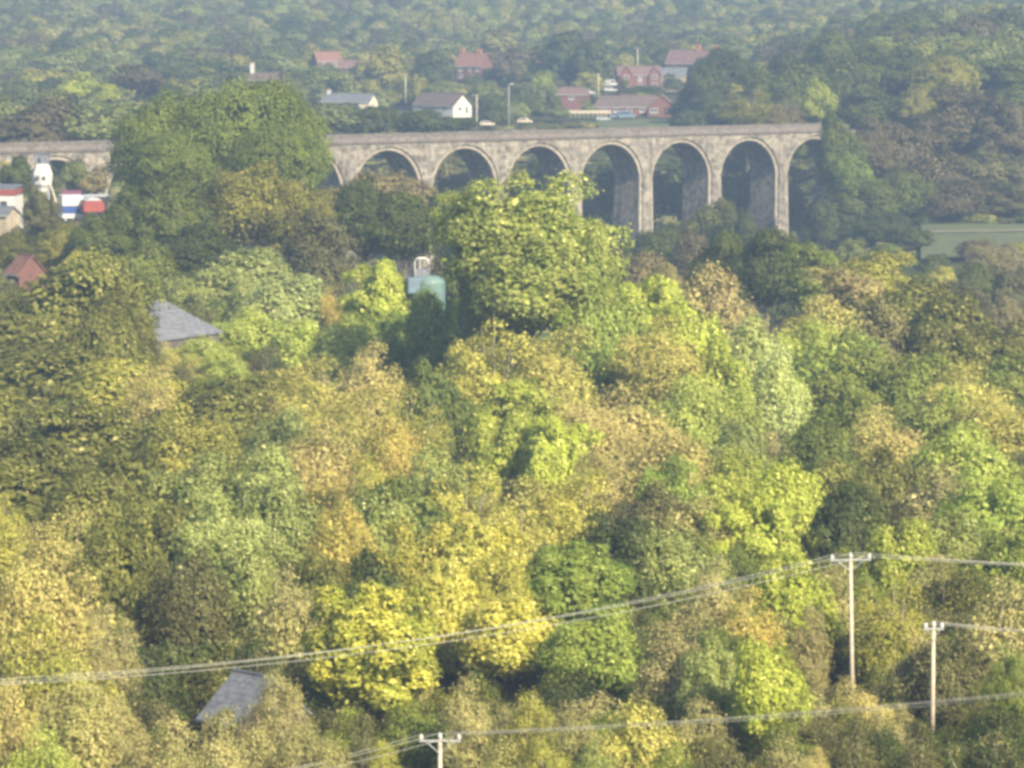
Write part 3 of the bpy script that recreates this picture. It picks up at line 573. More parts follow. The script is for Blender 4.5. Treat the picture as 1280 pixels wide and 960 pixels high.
    MB().box(L0, L1, .5, WD-.5, zstr-.3, zstr+.45).build('track_bed', DARKST, root)
    # end abutments run on into the hillside
    for a, b in ((L0-40, L0), (L1, L1+9)):
        MB().box(a, b, 0, WD, CZ-75, zstr).build('abutment', STONE, root)
viaduct()

# ------------------------------------------------------------------ houses
def house(px, base, Y, rot, L, W, H, rh, wall, roof, label, wins=(), chimneys=(), doors=(), hip=0, over=.35, name='house', cat='house', gablemat=None, sink=1.5, zoff=0, bargeboard=None, gutter=True):
    """ridge along local x; wins: (face, pos along, z, w, h) with face 'f' front(-y), 'e' +x gable, 'w' -x gable"""
    p = P(px, base, Y); root = empty(name, (p.x, Y, p.z), rot); tag(root, label, cat)
    g = gz(p.x, Y)-p.z; low = min(-sink, g-1)
    w_ = MB().box(-L/2, L/2, -W/2, W/2, low, H)
    w_.build('wall', wall, root)
    if not hip:
        for x0, x1 in ((-L/2, -L/2+.25), (L/2-.25, L/2)):
            MB().prismx([(-W/2, H+.003), (W/2, H+.003), (0, H+rh-.05)], x0, x1).build('gable', gablemat or wall, root)
    t = .18; oy = W/2+over; oz = -rh*over/(W/2)
    rf = MB(); lx = L/2+over
    hx = lx-hip
    for sg in (-1, 1):
        a = [(-lx, sg*oy, H+oz+.1), (lx, sg*oy, H+oz+.1), (hx, 0, H+rh+.1), (-hx, 0, H+rh+.1)]
        if sg > 0: a = a[::-1]
        rf.quad(*a); rf.quad(*[(x, y, z-t) for x, y, z in a][::-1])
        rf.quad((-lx, sg*oy, H+oz+.1-t), (lx, sg*oy, H+oz+.1-t), (lx, sg*oy, H+oz+.1), (-lx, sg*oy, H+oz+.1))
        for e in (-1, 1):
            if hip: continue
            rf.quad((e*lx, sg*oy, H+oz+.1-t), (e*lx, sg*oy, H+oz+.1), (e*lx, 0, H+rh+.1), (e*lx, 0, H+rh+.1-t))
    if hip:
        for e in (-1, 1): rf.quad((e*lx, -e*oy, H+oz+.1), (e*lx, e*oy, H+oz+.1), (e*hx, 0, H+rh+.1))
    rf = rf.build('roof', roof, root)
    MB().tube([(-hx, 0, H+rh+.12), (hx, 0, H+rh+.12)], .13, 6).build('ridge_tiles', roof, rf)
    if bargeboard:
        for e in (-1, 1):
            for sg in (-1, 1):
                MB().quad((e*(lx+.03), sg*oy, H+oz-.25), (e*(lx+.03), sg*oy, H+oz+.12), (e*(lx+.03), 0, H+rh+.14), (e*(lx+.03), 0, H+rh-.25)).build('bargeboard', bargeboard, rf)
    if gutter: MB().box(-lx, lx, -oy-.12, -oy, H+oz-.1, H+oz+.04).build('gutter', WPAINT, root)
    for (cx, cy, cw, chh, mat) in chimneys:
        zt = H+rh+chh
        c = MB().box(cx-cw/2, cx+cw/2, cy-cw*.35, cy+cw*.35, H+rh*.3, zt).box(cx-cw/2-.08, cx+cw/2+.08, cy-cw*.35-.08, cy+cw*.35+.08, zt, zt+.2).build('chimney', mat, rf)
        for q in (-.25, .25):
            MB().lathe([(.15, zt+.2), (.17, zt+.35), (.12, zt+.75)], 8, (cx+q*cw, cy)).build('chimney_pot', BRICKO, c)
    def opening(face, s, z, ww, hh, door=False):
        if face == 'f': tr = lambda a, b, c: (a, -W/2-b, c)
        elif face == 'e': tr = lambda a, b, c: (L/2+b, a, c)
        else: tr = lambda a, b, c: (-L/2-b, -a, c)
        def bx(mb, a0, a1, b0, b1, c0, c1):
            p0 = tr(a0, b0, c0); p1 = tr(a1, b1, c1)
            mb.box(min(p0[0], p1[0]), max(p0[0], p1[0]), min(p0[1], p1[1]), max(p0[1], p1[1]), c0, c1)
        fm = MB(); f = .1
        bx(fm, s-ww/2, s-ww/2+f, .003, .09, z, z+hh); bx(fm, s+ww/2-f, s+ww/2, .003, .09, z, z+hh)
        bx(fm, s-ww/2+f, s+ww/2-f, .003, .09, z, z+f); bx(fm, s-ww/2+f, s+ww/2-f, .003, .09, z+hh-f, z+hh)
        if not door and ww > 1.1: bx(fm, s-.04, s+.04, .003, .085, z+f, z+hh-f)
        fr = fm.build('door' if door else 'window', FRAME, root)
        pm = MB(); bx(pm, s-ww/2+f, s+ww/2-f, .003, .04, z+f, z+hh-f); pm.build('panel' if door else 'pane', DARK if door else GLASS, fr)
        if not door:
            sm = MB(); bx(sm, s-ww/2-.08, s+ww/2+.08, .003, .16, z-.1, z-.002); sm.build('sill', FRAME, fr)
    for wn in wins: opening(*wn)
    for d in doors: opening(*d, door=True)
    return root
house(553,141,1250,R(-42),17,8.5,2.7,3.4,WHITE,BROWNTILE,'white rendered bungalow with brown tiled roof and bright gable end above the viaduct',
      wins=[('e',-1.2,.8,1.5,1.3),('f',5,.9,2.2,1.2),('f',0,.9,1.8,1.2),('f',-5.5,.9,1.6,1.2)], doors=[('e',1.9,0,1.1,2.1)], bargeboard=DARK)
house(437,136,1235,R(-22),16,6.5,2.4,2.2,CREAM,SLATE,'low bungalow with grey roof and peach gable end left of the white bungalow',
      wins=[('f',-4,.9,1.5,1.1),('f',0,.9,1.5,1.1),('f',4,.9,1.5,1.1),('e',0,.9,1.2,1.1)], chimneys=[(-7,0,1.1,.9,WHITE)])
house(331,112,1165,R(-15),8,6,3.0,1.8,DARKST,BROWNTILE,'house with tall white chimney rising behind the big dark green tree',
      wins=[('f',0,1,1.4,1.1)], chimneys=[(-3.8,0,1.1,2.6,WHITE)])
house(408,86,1440,R(20),9,7,3.0,3.0,BRICK,REDTILE,'small house with orange-red roof half hidden in trees at the upper left',
      wins=[('f',-2,1,1.3,1.1),('f',2,1,1.3,1.1)])
house(438,92,1400,R(-10),8,6,2.4,2.2,BRICK,PINKTILE,'low outbuilding with dull red roof beside the small orange-roofed house', wins=[('f',0,.8,1.3,1.1)])
r5 = house(592,100,1420,R(-32),11,8,5.2,4.2,BRICK,REDTILE,'red brick house with steep red roof and two chimneys above the white bungalow',
      wins=[('f',-3,3.2,1.4,1.3),('f',1,3.2,1.4,1.3),('f',4,3.2,1.2,1.3),('f',-3,.8,1.6,1.3),('f',2,.8,1.6,1.3),('e',0,3.2,1.3,1.2)], chimneys=[(-4.6,0,1.5,1.7,BRICKO),(2.5,0,1.6,1.3,BRICKO)])
house(657,98,1450,R(-20),10,7,4.8,3.2,BRICK,PINKTILE,'house hidden by trees with one pink brick chimney showing', chimneys=[(2.4,0,1.6,1.6,BRICKO)])
# red brick house with two front gables
r7 = house(798,111,1350,R(6),14.5,7.5,4.9,2.6,BRICK,PINKTILE,'red brick house with twin front gables and small white windows', wins=[('f',0,3.1,1.2,1.1),('f',0,.7,1.0,2.0)])
for gx in (-4.6, 4.9):
    MB().box(gx-2, gx+2, -4.6, -3.76, -2, 4.9).build('front_gable_wall', BRICK, r7)
    MB().prism([(gx-2, 4.903), (gx+2, 4.903), (gx, 7.1)], -4.6, -3.0).build('front_gable', BRICK, r7)
    rr = MB()
    for sg in (-1, 1): rr.quad((gx+sg*2.3, -4.9, 4.75), (gx+sg*2.3, -.5, 4.75), (gx, -.5, 7.35), (gx, -4.9, 7.35)); rr.quad((gx+sg*2.3, -4.9, 4.6), (gx+sg*2.3, -4.9, 4.75), (gx, -4.9, 7.35), (gx, -4.9, 7.2))
    rr.build('front_gable_roof', PINKTILE, r7)
    for z in (.8, 3.4):
        f_ = MB().box(gx-.7, gx+.7, -4.68, -4.603, z, z+1.3).build('window', FRAME, r7); MB().box(gx-.6, gx+.6, -4.72, -4.684, z+.1, z+1.2).build('pane', GLASS, f_)
house(868,93,1430,R(-28),19,8,4.2,4.4,BRICK,PINKTILE,'large house with dull red roof and two orange chimneys among dark trees', wins=[('f',-4,1.5,1.6,1.2),('f',2,1.5,1.6,1.2)], chimneys=[(1.5,0,1.7,1.6,BRICKO),(8.2,0,1.6,1.4,BRICKO)])
house(838,103,1400,R(-10),11,7,2.6,2.4,RUBBLE,SLATE,'lower slate-roofed wing below the two orange chimneys', wins=[('f',2,.8,1.4,1.1)], bargeboard=WPAINT)
house(785,143,1240,R(4),22,9,2.6,3.0,BRICK,BROWNTILE,'long low bungalow with wide brown roof above the parked blue van', wins=[('f',-8,.9,1.8,1.2),('f',-4,.9,1.6,1.2),('f',0,.9,1.6,1.2),('f',4,.9,1.6,1.2)], hip=2.5)
house(828,144,1228,R(84),9,8.5,2.6,3.6,BRICK,PINKTILE,'red brick gabled wing at the right end of the long bungalow', wins=[('w',-2.2,.9,2.2,1.4),('w',2.4,.9,1.6,1.4)])
house(716,127,1262,R(-8),10,7,2.4,2.0,BRICK,PINKTILE,'small bungalow with brown hipped roof behind the green garden trees', wins=[('f',0,.8,1.5,1.1)], hip=2.2)
# left, by the works yard
house(33,366,560,R(-55),3.6,4.2,3,2.3,BRICK,REDTILE,'brick outbuilding whose red gable roof shows above the trees at far left', wins=[('f',0,1,1,1)])
house(166,426,474,R(60),13,16,1.0,3.2,DARKST,SLATEP,'barn with a plain grey slate roof between olive and light green trees', over=.3, gutter=False)
house(318,916,252,R(-45),3.4,6,1.2,2.5,DARKST,SLATE,'small shed with grey slate roof in the dark hollow at lower left', wins=[], over=.25, gutter=False)
house(-6,297,700,R(-20),7,5,4.2,1.2,RUBBLE,SLATE,'rubble stone shed at the left edge below the red fascia', wins=[('f',1,1.2,.9,.9)])

# works building with red fascia
p = P(-10, 262, 735); root = empty('warehouse', (p.x, 735, p.z), R(-5)); tag(root, 'white sided warehouse with a red fascia at the left edge', 'warehouse')
MB().box(-6, 5, -4, 4, -4, 2.9).build('wall', WHITE, root)
MB().box(-6.2, 5.2, -4.25, 4.2, 2.92, 3.9).build('fascia', RED, root)
MB().quad((-6.2, -4.2, 3.92), (5.2, -4.2, 3.92), (5.2, 4.2, 4.5), (-6.2, 4.2, 4.5)).build('roof', SLATE, root)
for i in range(4): MB().box(-4.8+i*2.4, -3.5+i*2.4, -4.06, -4.003, .6, 1.8).build('window', GLASS, root)
# white octagonal tower
p = P(53, 246, 745); root = empty('white_tower', (p.x, 745, p.z), 0); tag(root, 'white eight-sided cabin with two dark windows above the works yard', 'tower')
MB().lathe([(1.05, 0), (1.15, 1.6), (1.75, 2.4), (1.95, 4.2), (1.35, 5.9), (.9, 6.1)], 8).build('cabin', WHITE, root)
for sx in (-.7, .55): MB().box(sx-.28, sx+.28, -1.99, -1.6, 3.3, 3.9).build('window', GLASS, root)
for sx in (-1.1, 1.1):
    MB().tube([(sx*1.3, -.6, -4), (sx, -.5, 2.3)], .14, 6).build('leg', METAL, root)
MB().tube([(1.1, -.4, 3.4), (2.2, -1.2, .8), (2.8, -1.5, -1.5)], .13, 6).build('chute', CREAM, root)
p = P(53, 206, 752); root = empty('grey_block', (p.x, 752, p.z), 0); tag(root, 'grey flat-topped block rising behind the white cabin', 'building')
MB().box(-1.4, 1.3, -1, 1, -6, 2.0).build('wall', SLATEP, root); MB().box(-1.55, 1.45, -1.15, 1.15, 2.003, 2.2).build('roof', SLATE, root); MB().box(-.8, -.2, -1.05, -1.003, .5, 1.3).build('window', GLASS, root)

# ------------------------------------------------------------------ vehicles
def wheel(parent, x, y, r, wd=.22):
    b = MB(); n0 = 14
    b.tube([(x, y-wd/2, r), (x, y+wd/2, r)], r, n0); t = b.build('wheel', TYRE, parent)
    MB().tube([(x, y-wd/2-.01, r), (x, y+wd/2+.01, r)], r*.55, 10).build('rim', METAL, t)
def car(px, base, Y, rot, paint, label, van=False, group=None):
    p = P(px, base, Y); root = empty('parked_car' if not van else 'parked_van', (p.x, Y, p.z), rot); tag(root, label, 'van' if van else 'car', group)
    L, H = (5.4, 2.2) if van else (4.3, 1.45); W = 1.8
    if van: prof = [(-L/2,.35),(L/2,.35),(L/2,1.0),(L/2-.9,1.25),(L/2-1.5,H),(-L/2+.1,H),(-L/2,1.8)]
    else: prof = [(-L/2,.3),(L/2,.3),(L/2,.72),(L/2-1.0,.88),(L/2-1.7,H),(-L/2+.75,H),(-L/2+.1,.95)]
    MB().prism(prof, -W/2, W/2).build('body', paint, root, bevel=.06)
    if van: gp = [(L/2-1.55,1.2),(L/2-1.0,1.22),(L/2-1.55,H-.12),(L/2-1.9,H-.12)]; MB().prism(gp, -W/2-.012, W/2+.012).build('window', GLASS, root); MB().prism([(-L/2+.4,1.25),(L/2-2.1,1.25),(L/2-2.1,H-.25),(-L/2+.4,H-.25)], -W/2-.012, W/2+.012).build('window', GLASS, root)
    else: MB().prism([(L/2-1.15,.92),(L/2-1.72,H-.1),(-L/2+.85,H-.1),(-L/2+.35,.95)], -W/2-.012, W/2+.012).build('window', GLASS, root)
    for x in (-L/2+.85, L/2-.85):
        for y in (-W/2+.08, W/2-.08): wheel(root, x, y, .33)
    for y in (-.6, .6): MB().box(L/2-.02, L/2+.03, y-.15, y+.15, .55, .75).build('headlight', WPAINT, root)
    return root
car(783,148,1200,R(12),LBLUE,'pale blue van parked in front of the long bungalow',True)
car(770,147.5,1207,R(8),LBLUE,'pale blue car half behind the blue van')
car(754,151,1192,R(4),METAL,'small silver car parked left of the blue van')
car(735,118,1300,R(14),WPAINT,'white car parked left of the lane pole above the long bungalow')
car(763,114.5,1310,R(10),WPAINT,'white car parked nearest to the twin-gabled brick house')
car(764,108,1335,R(60),WPAINT,'white van parked at the corner of the twin-gabled brick house',True)
car(656,154,1152,R(-12),CREAM,'cream car on the lane behind the viaduct right of the street lamp')
car(609,157.5,1148,R(0),CREAM,'cream car mostly hidden behind the viaduct parapet')
# box lorry in the yard
p = P(90, 277, 715); root = empty('box_lorry', (p.x, 715, p.z), R(15)); tag(root, 'white box lorry with a blue band in the works yard', 'lorry')
MB().box(-1.9, 1.9, -1.3, 3.6, 2.9, 4.7).build('box_top', WPAINT, root); MB().box(-1.88, 1.88, -1.28, 3.58, 1.5, 2.897).build('blue_band', BLUE, root); MB().box(-1.9, 1.9, -1.3, 3.6, .7, 1.497).build('box_base', WPAINT, root)
for x in (-1.3, 1.3):
    for y in (-.9, 2.8): wheel(root, x, y, .5, .3)
p = P(90, 246, 722); root = empty('maroon_roof_store', (p.x, 722, p.z), R(5)); tag(root, 'low store with a maroon sheet roof behind the box lorry', 'building')
MB().box(-1.6, 1.5, -1, 3, -4, .2).build('wall', RUBBLE, root); MB().prismx([(-1.3, .21), (3.3, .21), (1, 1.1)], -1.8, 1.7).build('roof', MAGENTA, root)
p = P(116, 268, 712); root = empty('red_horsebox', (p.x, 712, p.z), R(20)); tag(root, 'red trailer with a round roof right of the box lorry', 'trailer')
pr = [(-1.9,.5),(1.9,.5),(1.9,1.7),(1.5,2.5),(.7,2.9),(-.7,2.9),(-1.5,2.5),(-1.9,1.7)]
MB().prism(pr, -1, 2.6).build('body', RED, root); MB().prism([(-1.5,2.51),(1.5,2.51),(.7,2.95),(-.7,2.95)], -1.05, 2.65).build('roof', METAL, root)
for x in (-1.3, 1.3): wheel(root, x, .6, .4)
p = P(118, 248, 730); root = empty('flat_roof_shed', (p.x, 730, p.z), R(-4)); tag(root, 'dark shed with a pale flat roof edge behind the red trailer', 'shed')
MB().box(-2, 2.1, -1, 2.5, -4, .35).build('wall', DARK, root); MB().box(-2.2, 2.3, -1.2, 2.7, .353, .62).build('roof', METAL, root)

# ------------------------------------------------------------------ teal tank
p = P(536, 392, 500); root = empty('storage_tank', (p.x, 500, p.z), R(10)); tag(root, 'teal storage tank with domed top and white pipe among the trees', 'tank')
g = gz(p.x, 500)-p.z-1
MB().lathe([(2.1, g), (2.1, 3.9), (1.9, 4.35), (1.3, 4.7), (.3, 4.85)], 24).build('tank_body', TEAL, root, smooth=False)
MB().box(-2.9, -.9, -1.6, .6, 2.6, 4.6).build('side_housing', TEALD, root, bevel=.15)
MB().box(-1.9, .1, -.5, .9, 4.6, 5.6).build('top_hood', SLATEP, root, bevel=.1)
MB().tube([(-1.85, -.7, 4.3), (-1.85, -.7, 6.6), (-1.7, -.7, 6.95), (-1.35, -.7, 7.05), (-.5, -.7, 7.05), (-.2, -.7, 6.9), (-.1, -.7, 6.2)], .10, 8).build('hoop_pipe', CERAM, root, smooth=True)
MB().tube([(-.95, -2.25, 3.1), (-.95, -2.25, g)], .09, 8).build('down_pipe', WPAINT, root, smooth=True)
for z in (1.2, 2.6): 
    MB().lathe([(2.13, z), (2.16, z+.05), (2.13, z+.1)], 24).build('hoop_band', TEALD, root)

# ------------------------------------------------------------------ poles, wires, lamps
def power_pole(px, top, Y, h, arm, label, n_ins=3, lean=0):
    p = P(px, top, Y); g = min(gz(p.x, Y)-1, p.z-h); root = empty('power_pole', (p.x, Y, g), 0); tag(root, label, 'power pole', 'wooden power poles')
    H = p.z-g; root.rotation_euler = (0, lean, 0)
    MB().tube([(0, 0, 0), (0, 0, H-.35)], [.17, .12], 10).build('pole', POLEW, root, smooth=True)
    ar = MB().box(-arm/2, arm/2, -.15, -.07, H-.57, H-.46).build('crossarm', METAL, root)
    MB().tube([(-arm*.32, -.12, H-.6), (0, -.14, H-1.3), (arm*.32, -.12, H-.6)], .025, 5, False).build('brace', METAL, ar)
    xs = [-arm/2+.12, 0, arm/2-.12][:n_ins] if n_ins == 3 else [-arm/2+.1, arm/2-.1]
    pts = []
    for x in xs:
        zb = H-.46 if x else H-.36
        MB().lathe([(.05, zb), (.13, zb+.06), (.15, zb+.12), (.08, zb+.17), (.14, zb+.23), (.08, zb+.31), (.02, zb+.36)], 10, (x, -.11)).build('insulator', CERAM, ar, smooth=True)
        pts.append(Vector((p.x+x, Y-.11, g+zb+.33)))
    return pts
def wires(A, B, sag, label, r=.016):
    mb = MB()
    root = None
    for i, (a, b) in enumerate(zip(A, B)):
        m = MB(); pts = []
        for k in range(41):
            t = k/40; q = a.lerp(b, t); q.z -= sag*4*t*(1-t)*(1+.04*i); pts.append(q-A[0])
        m.tube(pts, r, 5)
        if root is None: root = empty('overhead_line', A[0]); tag(root, label, 'overhead wires')
        m.build('wire', WIRE, root, smooth=True)
A1 = power_pole(1068, 690, 268, 9.5, 2.75, 'tall pale wooden power pole with wide crossarm at the lower right', lean=R(-1.2))
B1 = power_pole(1167, 776, 258, 7.0, 1.3, 'short power pole with a narrow white crossarm right of the tall pole', n_ins=3)
C1 = power_pole(550, 915, 236, 9, 2.5, 'power pole cut off by the bottom edge with only its crossarm showing')
def ends(px, row, Y, arm=2.4, dz=(0, .05, .0)): return [P(px, row, Y)+Vector((d, 0, e)) for d, e in zip((-arm/2, 0, arm/2), dz)]
wires(A1, ends(-330, 866, 212, 1.2, (0, .35, .1)), 2.1, 'overhead wires sloping down to the left from the tall pole')
wires(A1, ends(1700, 712, 300), .45, 'overhead wires running right from the tall pole')
wires(C1, ends(1640, 828, 214, 1.0, (0, .25, .05)), .6, 'overhead wires running right from the pole at the bottom edge')
wires(C1, ends(120, 1010, 196, 2.0, (0, .2, .1)), .35, 'overhead wires dropping left from the pole at the bottom edge')
wires(B1, ends(1560, 800, 280, 1.0), .3, 'thin overhead wires running right from the short pole', .014)
# poles in the village
def lamp(px, top, base, Y, label):
    p = P(px, base, Y); h = P(px, top, Y).z-p.z; root = empty('street_lamp', (p.x, Y, p.z)); tag(root, label, 'street lamp')
    MB().tube([(0, 0, -3), (0, 0, h-.6), (0, 0, h-.2), (.35, -.1, h), (.7, -.2, h+.02)], [.17, .14, .12, .1, .09], 8).build('post', METAL, root, smooth=True)
    MB().box(.4, 1.3, -.45, .0, h-.12, h+.16).build('lamp_head', WPAINT, root, bevel=.05)
lamp(636, 105, 157, 1145, 'tall grey street lamp standing just behind the viaduct')
def tpole(px, top, base, Y, label):
    p = P(px, base, Y); h = P(px, top, Y).z-p.z; root = empty('telegraph_pole', (p.x, Y, p.z)); tag(root, label, 'telegraph pole')
    MB().tube([(0, 0, -3), (0, 0, h)], [.2, .15], 8).build('pole', POLEW, root, smooth=True)
    a = MB().box(-1, 1, -.2, -.08, h-.5, h-.34).build('crossarm', DARK, root)
    for x in (-.9, -.3, .3, .9): MB().lathe([(.05, h-.34), (.1, h-.28), (.04, h-.12)], 6, (x, -.14)).build('insulator', CERAM, a)
tpole(596, 118, 157, 1160, 'telegraph pole right of the white bungalow gable')
tpole(507, 92, 118, 1290, 'telegraph pole left of the white bungalow roof')
tpole(748, 92, 116, 1290, 'pole between the two white parked cars')
tpole(797, 60, 84, 1375, 'pole rising behind the twin-gabled brick house')
# pale wall and fence along the lane
p = P(735, 142, 1215); root = empty('garden_fence', (p.x, 1215, p.z), R(3)); tag(root, 'pale low fence left of the parked blue van', 'fence')
for i in range(12):
    MB().box(-8.0+i*1.35, -8.0+i*1.35+.12, -.06, .06, -1.2, 1.1).build('post', FENCEW, root)
for z in (.1, .4, .7): MB().box(-8.0, 7, -.1, -.063, z, z+.22).build('board', FENCEW, root)

# ------------------------------------------------------------------ random trees behind, kept clear of what the photo shows
KEEP = [  # px0, px1, row0, row1, Y : windows through which something at distance Y is seen
 (515,592,112,143,1245),(404,478,118,136,1225),(311,346,82,98,1150),(398,428,68,80,1430),(565,614,58,100,1410),(659,672,57,68,1440),
 (764,834,80,112,1340),(828,900,52,76,1420),(800,870,76,98,1390),(738,868,112,146,1222),(698,737,104,118,1255),(722,772,100,118,1290),(740,802,136,152,1185),
 (632,642,103,157,1140),(592,600,118,157,1150),(505,510,92,118,1280),(746,750,92,116,1285),(795,799,60,84,1370),(700,770,138,144,1205),(646,668,146,156,1145),(600,618,152,160,1142),(725,850,150,162,1110)]
def blocked(px, top, w, Y, H):
    b = -40+F*(CZ-0)/Y
    for a0, a1, r0, r1, yk in KEEP:
        if Y < yk+6 and px+w*.5 > a0 and px-w*.5 < a1 and top < r1-2:
            return True
        if abs(Y-yk) < 14 and px+w*.5 > a0 and px-w*.5 < a1: return True
    return False
BGC = ['og','dg','og','gg','yo','dg','hy','ol','og','db','gg','hy','lg']
BGW = np.array([4,4,4,3,2.2,3,1.6,2.5,3,2,3,1.6,.8]); BGW /= BGW.sum()
def patch(px, Y):    # slow variation so that trees of a kind stand together
    return .5+.5*math.sin(px*.011+Y*.004)*math.cos(px*.004-Y*.009+1.3)
cand = []
Y = 1000.
while Y < 2900:
    wmean = 15.5 if Y < 1500 else 14
    stepY = 13 if Y < 1500 else (14 if Y < 2200 else 15)
    half = .145*Y+12
    nx = int(2*half/(wmean*.78))
    for i in range(nx):
        X = -half+2*half*(i+rng.uniform(-.4, .4))/nx; Yj = Y+rng.uniform(-.45, .45)*stepY
        wd = wmean*rng.uniform(.7, 1.45); Ht = rng.uniform(8, 14) if Yj < 1500 else rng.uniform(8, 13.5)
        px = 640+F*X/Yj
        if 1000 < Yj < 1120 and 330 < px < 900: Ht = rng.uniform(2.5, 5.5); wd *= .75
        if Yj < 1110 and px > 1000: continue
        if px < 420 and Yj < 1130: Ht *= .7
        if Yj > 1060 and 430 < px < 880 and Yj < 1350: Ht *= rng.uniform(.35, .85); wd *= .75
        # behind the deck of the viaduct only
        sx = 900*((px-640)/F)/(math.cos(AL)-(px-640)/F*math.sin(AL)); yv = 900+sx*math.sin(AL)
        if Yj < yv+22: continue
        z = gz(X, Yj); topz = z+Ht; top = -40+F*(CZ-topz)/Yj; wpx = wd/m_px(Yj)
        if top > 185 or blocked(px, top, wpx, Yj, Ht): continue
        cand.append((px, top, wpx, Yj, Ht, X, z, wd))
    Y += stepY
def vis(c): return -20 < c[0] < 1300 and c[1] > -15
near = sorted([c for c in cand if vis(c)], key=lambda c: -c[2])
NLEFT = max(0, 298-sum(1 for t in TREES if t['kind'] != 'scrub'))
pick = set(id(c) for c in near[:NLEFT])
rest = []
def pickcol(px, Y):
    t = patch(px, Y); r = rng.random()
    if r < .5: return ['dg','og','db','gg','yo','hy'][min(5, int(t*6))]
    return rng.choice(BGC, p=BGW)
for c in cand:
    px, top, wpx, Yj, Ht, X, z, wd = c
    col = pickcol(px, Yj)
    if Yj > 1750 and rng.random() < .35: col = rng.choice(['hy', 'yo', 'lg', 'gg'])
    if id(c) in pick:
        tree(px, top, wpx, col, 'far' if rng.random() < .9 or Yj < 1500 else 'farcone', Y=Yj, ch=Ht*.92/m_px(Yj), hero=False, group='trees on the far bank and hillside')
    else: rest.append((X, Yj, z-.4, wd/2, Ht, col, rng.random() < .08))
# special far trees seen in the photograph
for (px, top, wd, col, k) in [(95,90,70,'yg',dict(Y=1085,ch=38)), (135,104,45,'yg',dict(Y=1080,ch=28)), (478,56,62,'yo',dict(Y=1330,ch=60)), (415,28,26,'or',dict(Y=1750,ch=30)), (640,58,70,'db',dict(Y=1395,ch=60)), (540,62,60,'dg',dict(Y=1360,ch=60)), (705,40,80,'dg',dict(Y=1370,ch=70)), (740,50,60,'dg',dict(Y=1360,ch=60)), (858,118,20,'or',dict(Y=1210,ch=14)), (620,35,60,'hy',dict(Y=1500,ch=40)), (175,80,80,'db',dict(Y=1150,ch=40)), (680,88,40,'lg',dict(Y=1300,ch=40)), (700,132,40,'gg',dict(Y=1208,ch=26)), (672,122,40,'og',dict(Y=1215,ch=36)), (850,128,44,'dk',dict(Y=1195,ch=34)), (618,132,40,'og',dict(Y=1200,ch=34)), (650,128,30,'lg',dict(Y=1190,ch=24)), (612,84,26,'og',dict(Y=1400,ch=30)),
    (590,94,46,'dg',dict(Y=1395,ch=24)), (560,84,26,'dg',dict(Y=1398,ch=34)), (798,107,80,'dg',dict(Y=1322,ch=12)), (842,92,40,'dk',dict(Y=1380,ch=30)), (690,116,26,'og',dict(Y=1240,ch=26)), (880,72,44,'dk',dict(Y=1400,ch=50)), (408,80,36,'og',dict(Y=1425,ch=20)), (440,84,34,'db',dict(Y=1390,ch=24)), (430,128,60,'dg',dict(Y=1205,ch=26)), (530,134,60,'dg',dict(Y=1228,ch=22)), (780,99,14,'og',dict(Y=1335,ch=14)), (735,124,24,'gg',dict(Y=1228,ch=20)),
    (460,132,90,'dg',dict(Y=1000,ch=40)), (520,138,100,'dg',dict(Y=1005,ch=34)), (415,128,80,'gg',dict(Y=990,ch=40)), (570,147,60,'dg',dict(Y=1030,ch=20)), (110,128,110,'gg',dict(Y=890,ch=60)), (30,135,110,'db',dict(Y=880,ch=60)), (165,125,90,'gg',dict(Y=900,ch=60)), (70,122,90,'db',dict(Y=895,ch=60)), (0,120,80,'gg',dict(Y=900,ch=60))]:
    tree(px, top, wd, col, 'far', group='trees behind the viaduct', hero=False, **k)
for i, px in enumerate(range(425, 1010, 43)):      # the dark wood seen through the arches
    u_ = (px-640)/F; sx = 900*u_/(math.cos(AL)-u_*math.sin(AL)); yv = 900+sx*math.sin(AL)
    tree(px, 190+random.uniform(-4, 22), 72, ['dk','ds'][i % 2], 'far', Y=yv+random.uniform(34, 46), ch=95, hero=False, group='dark trees seen through the arches')

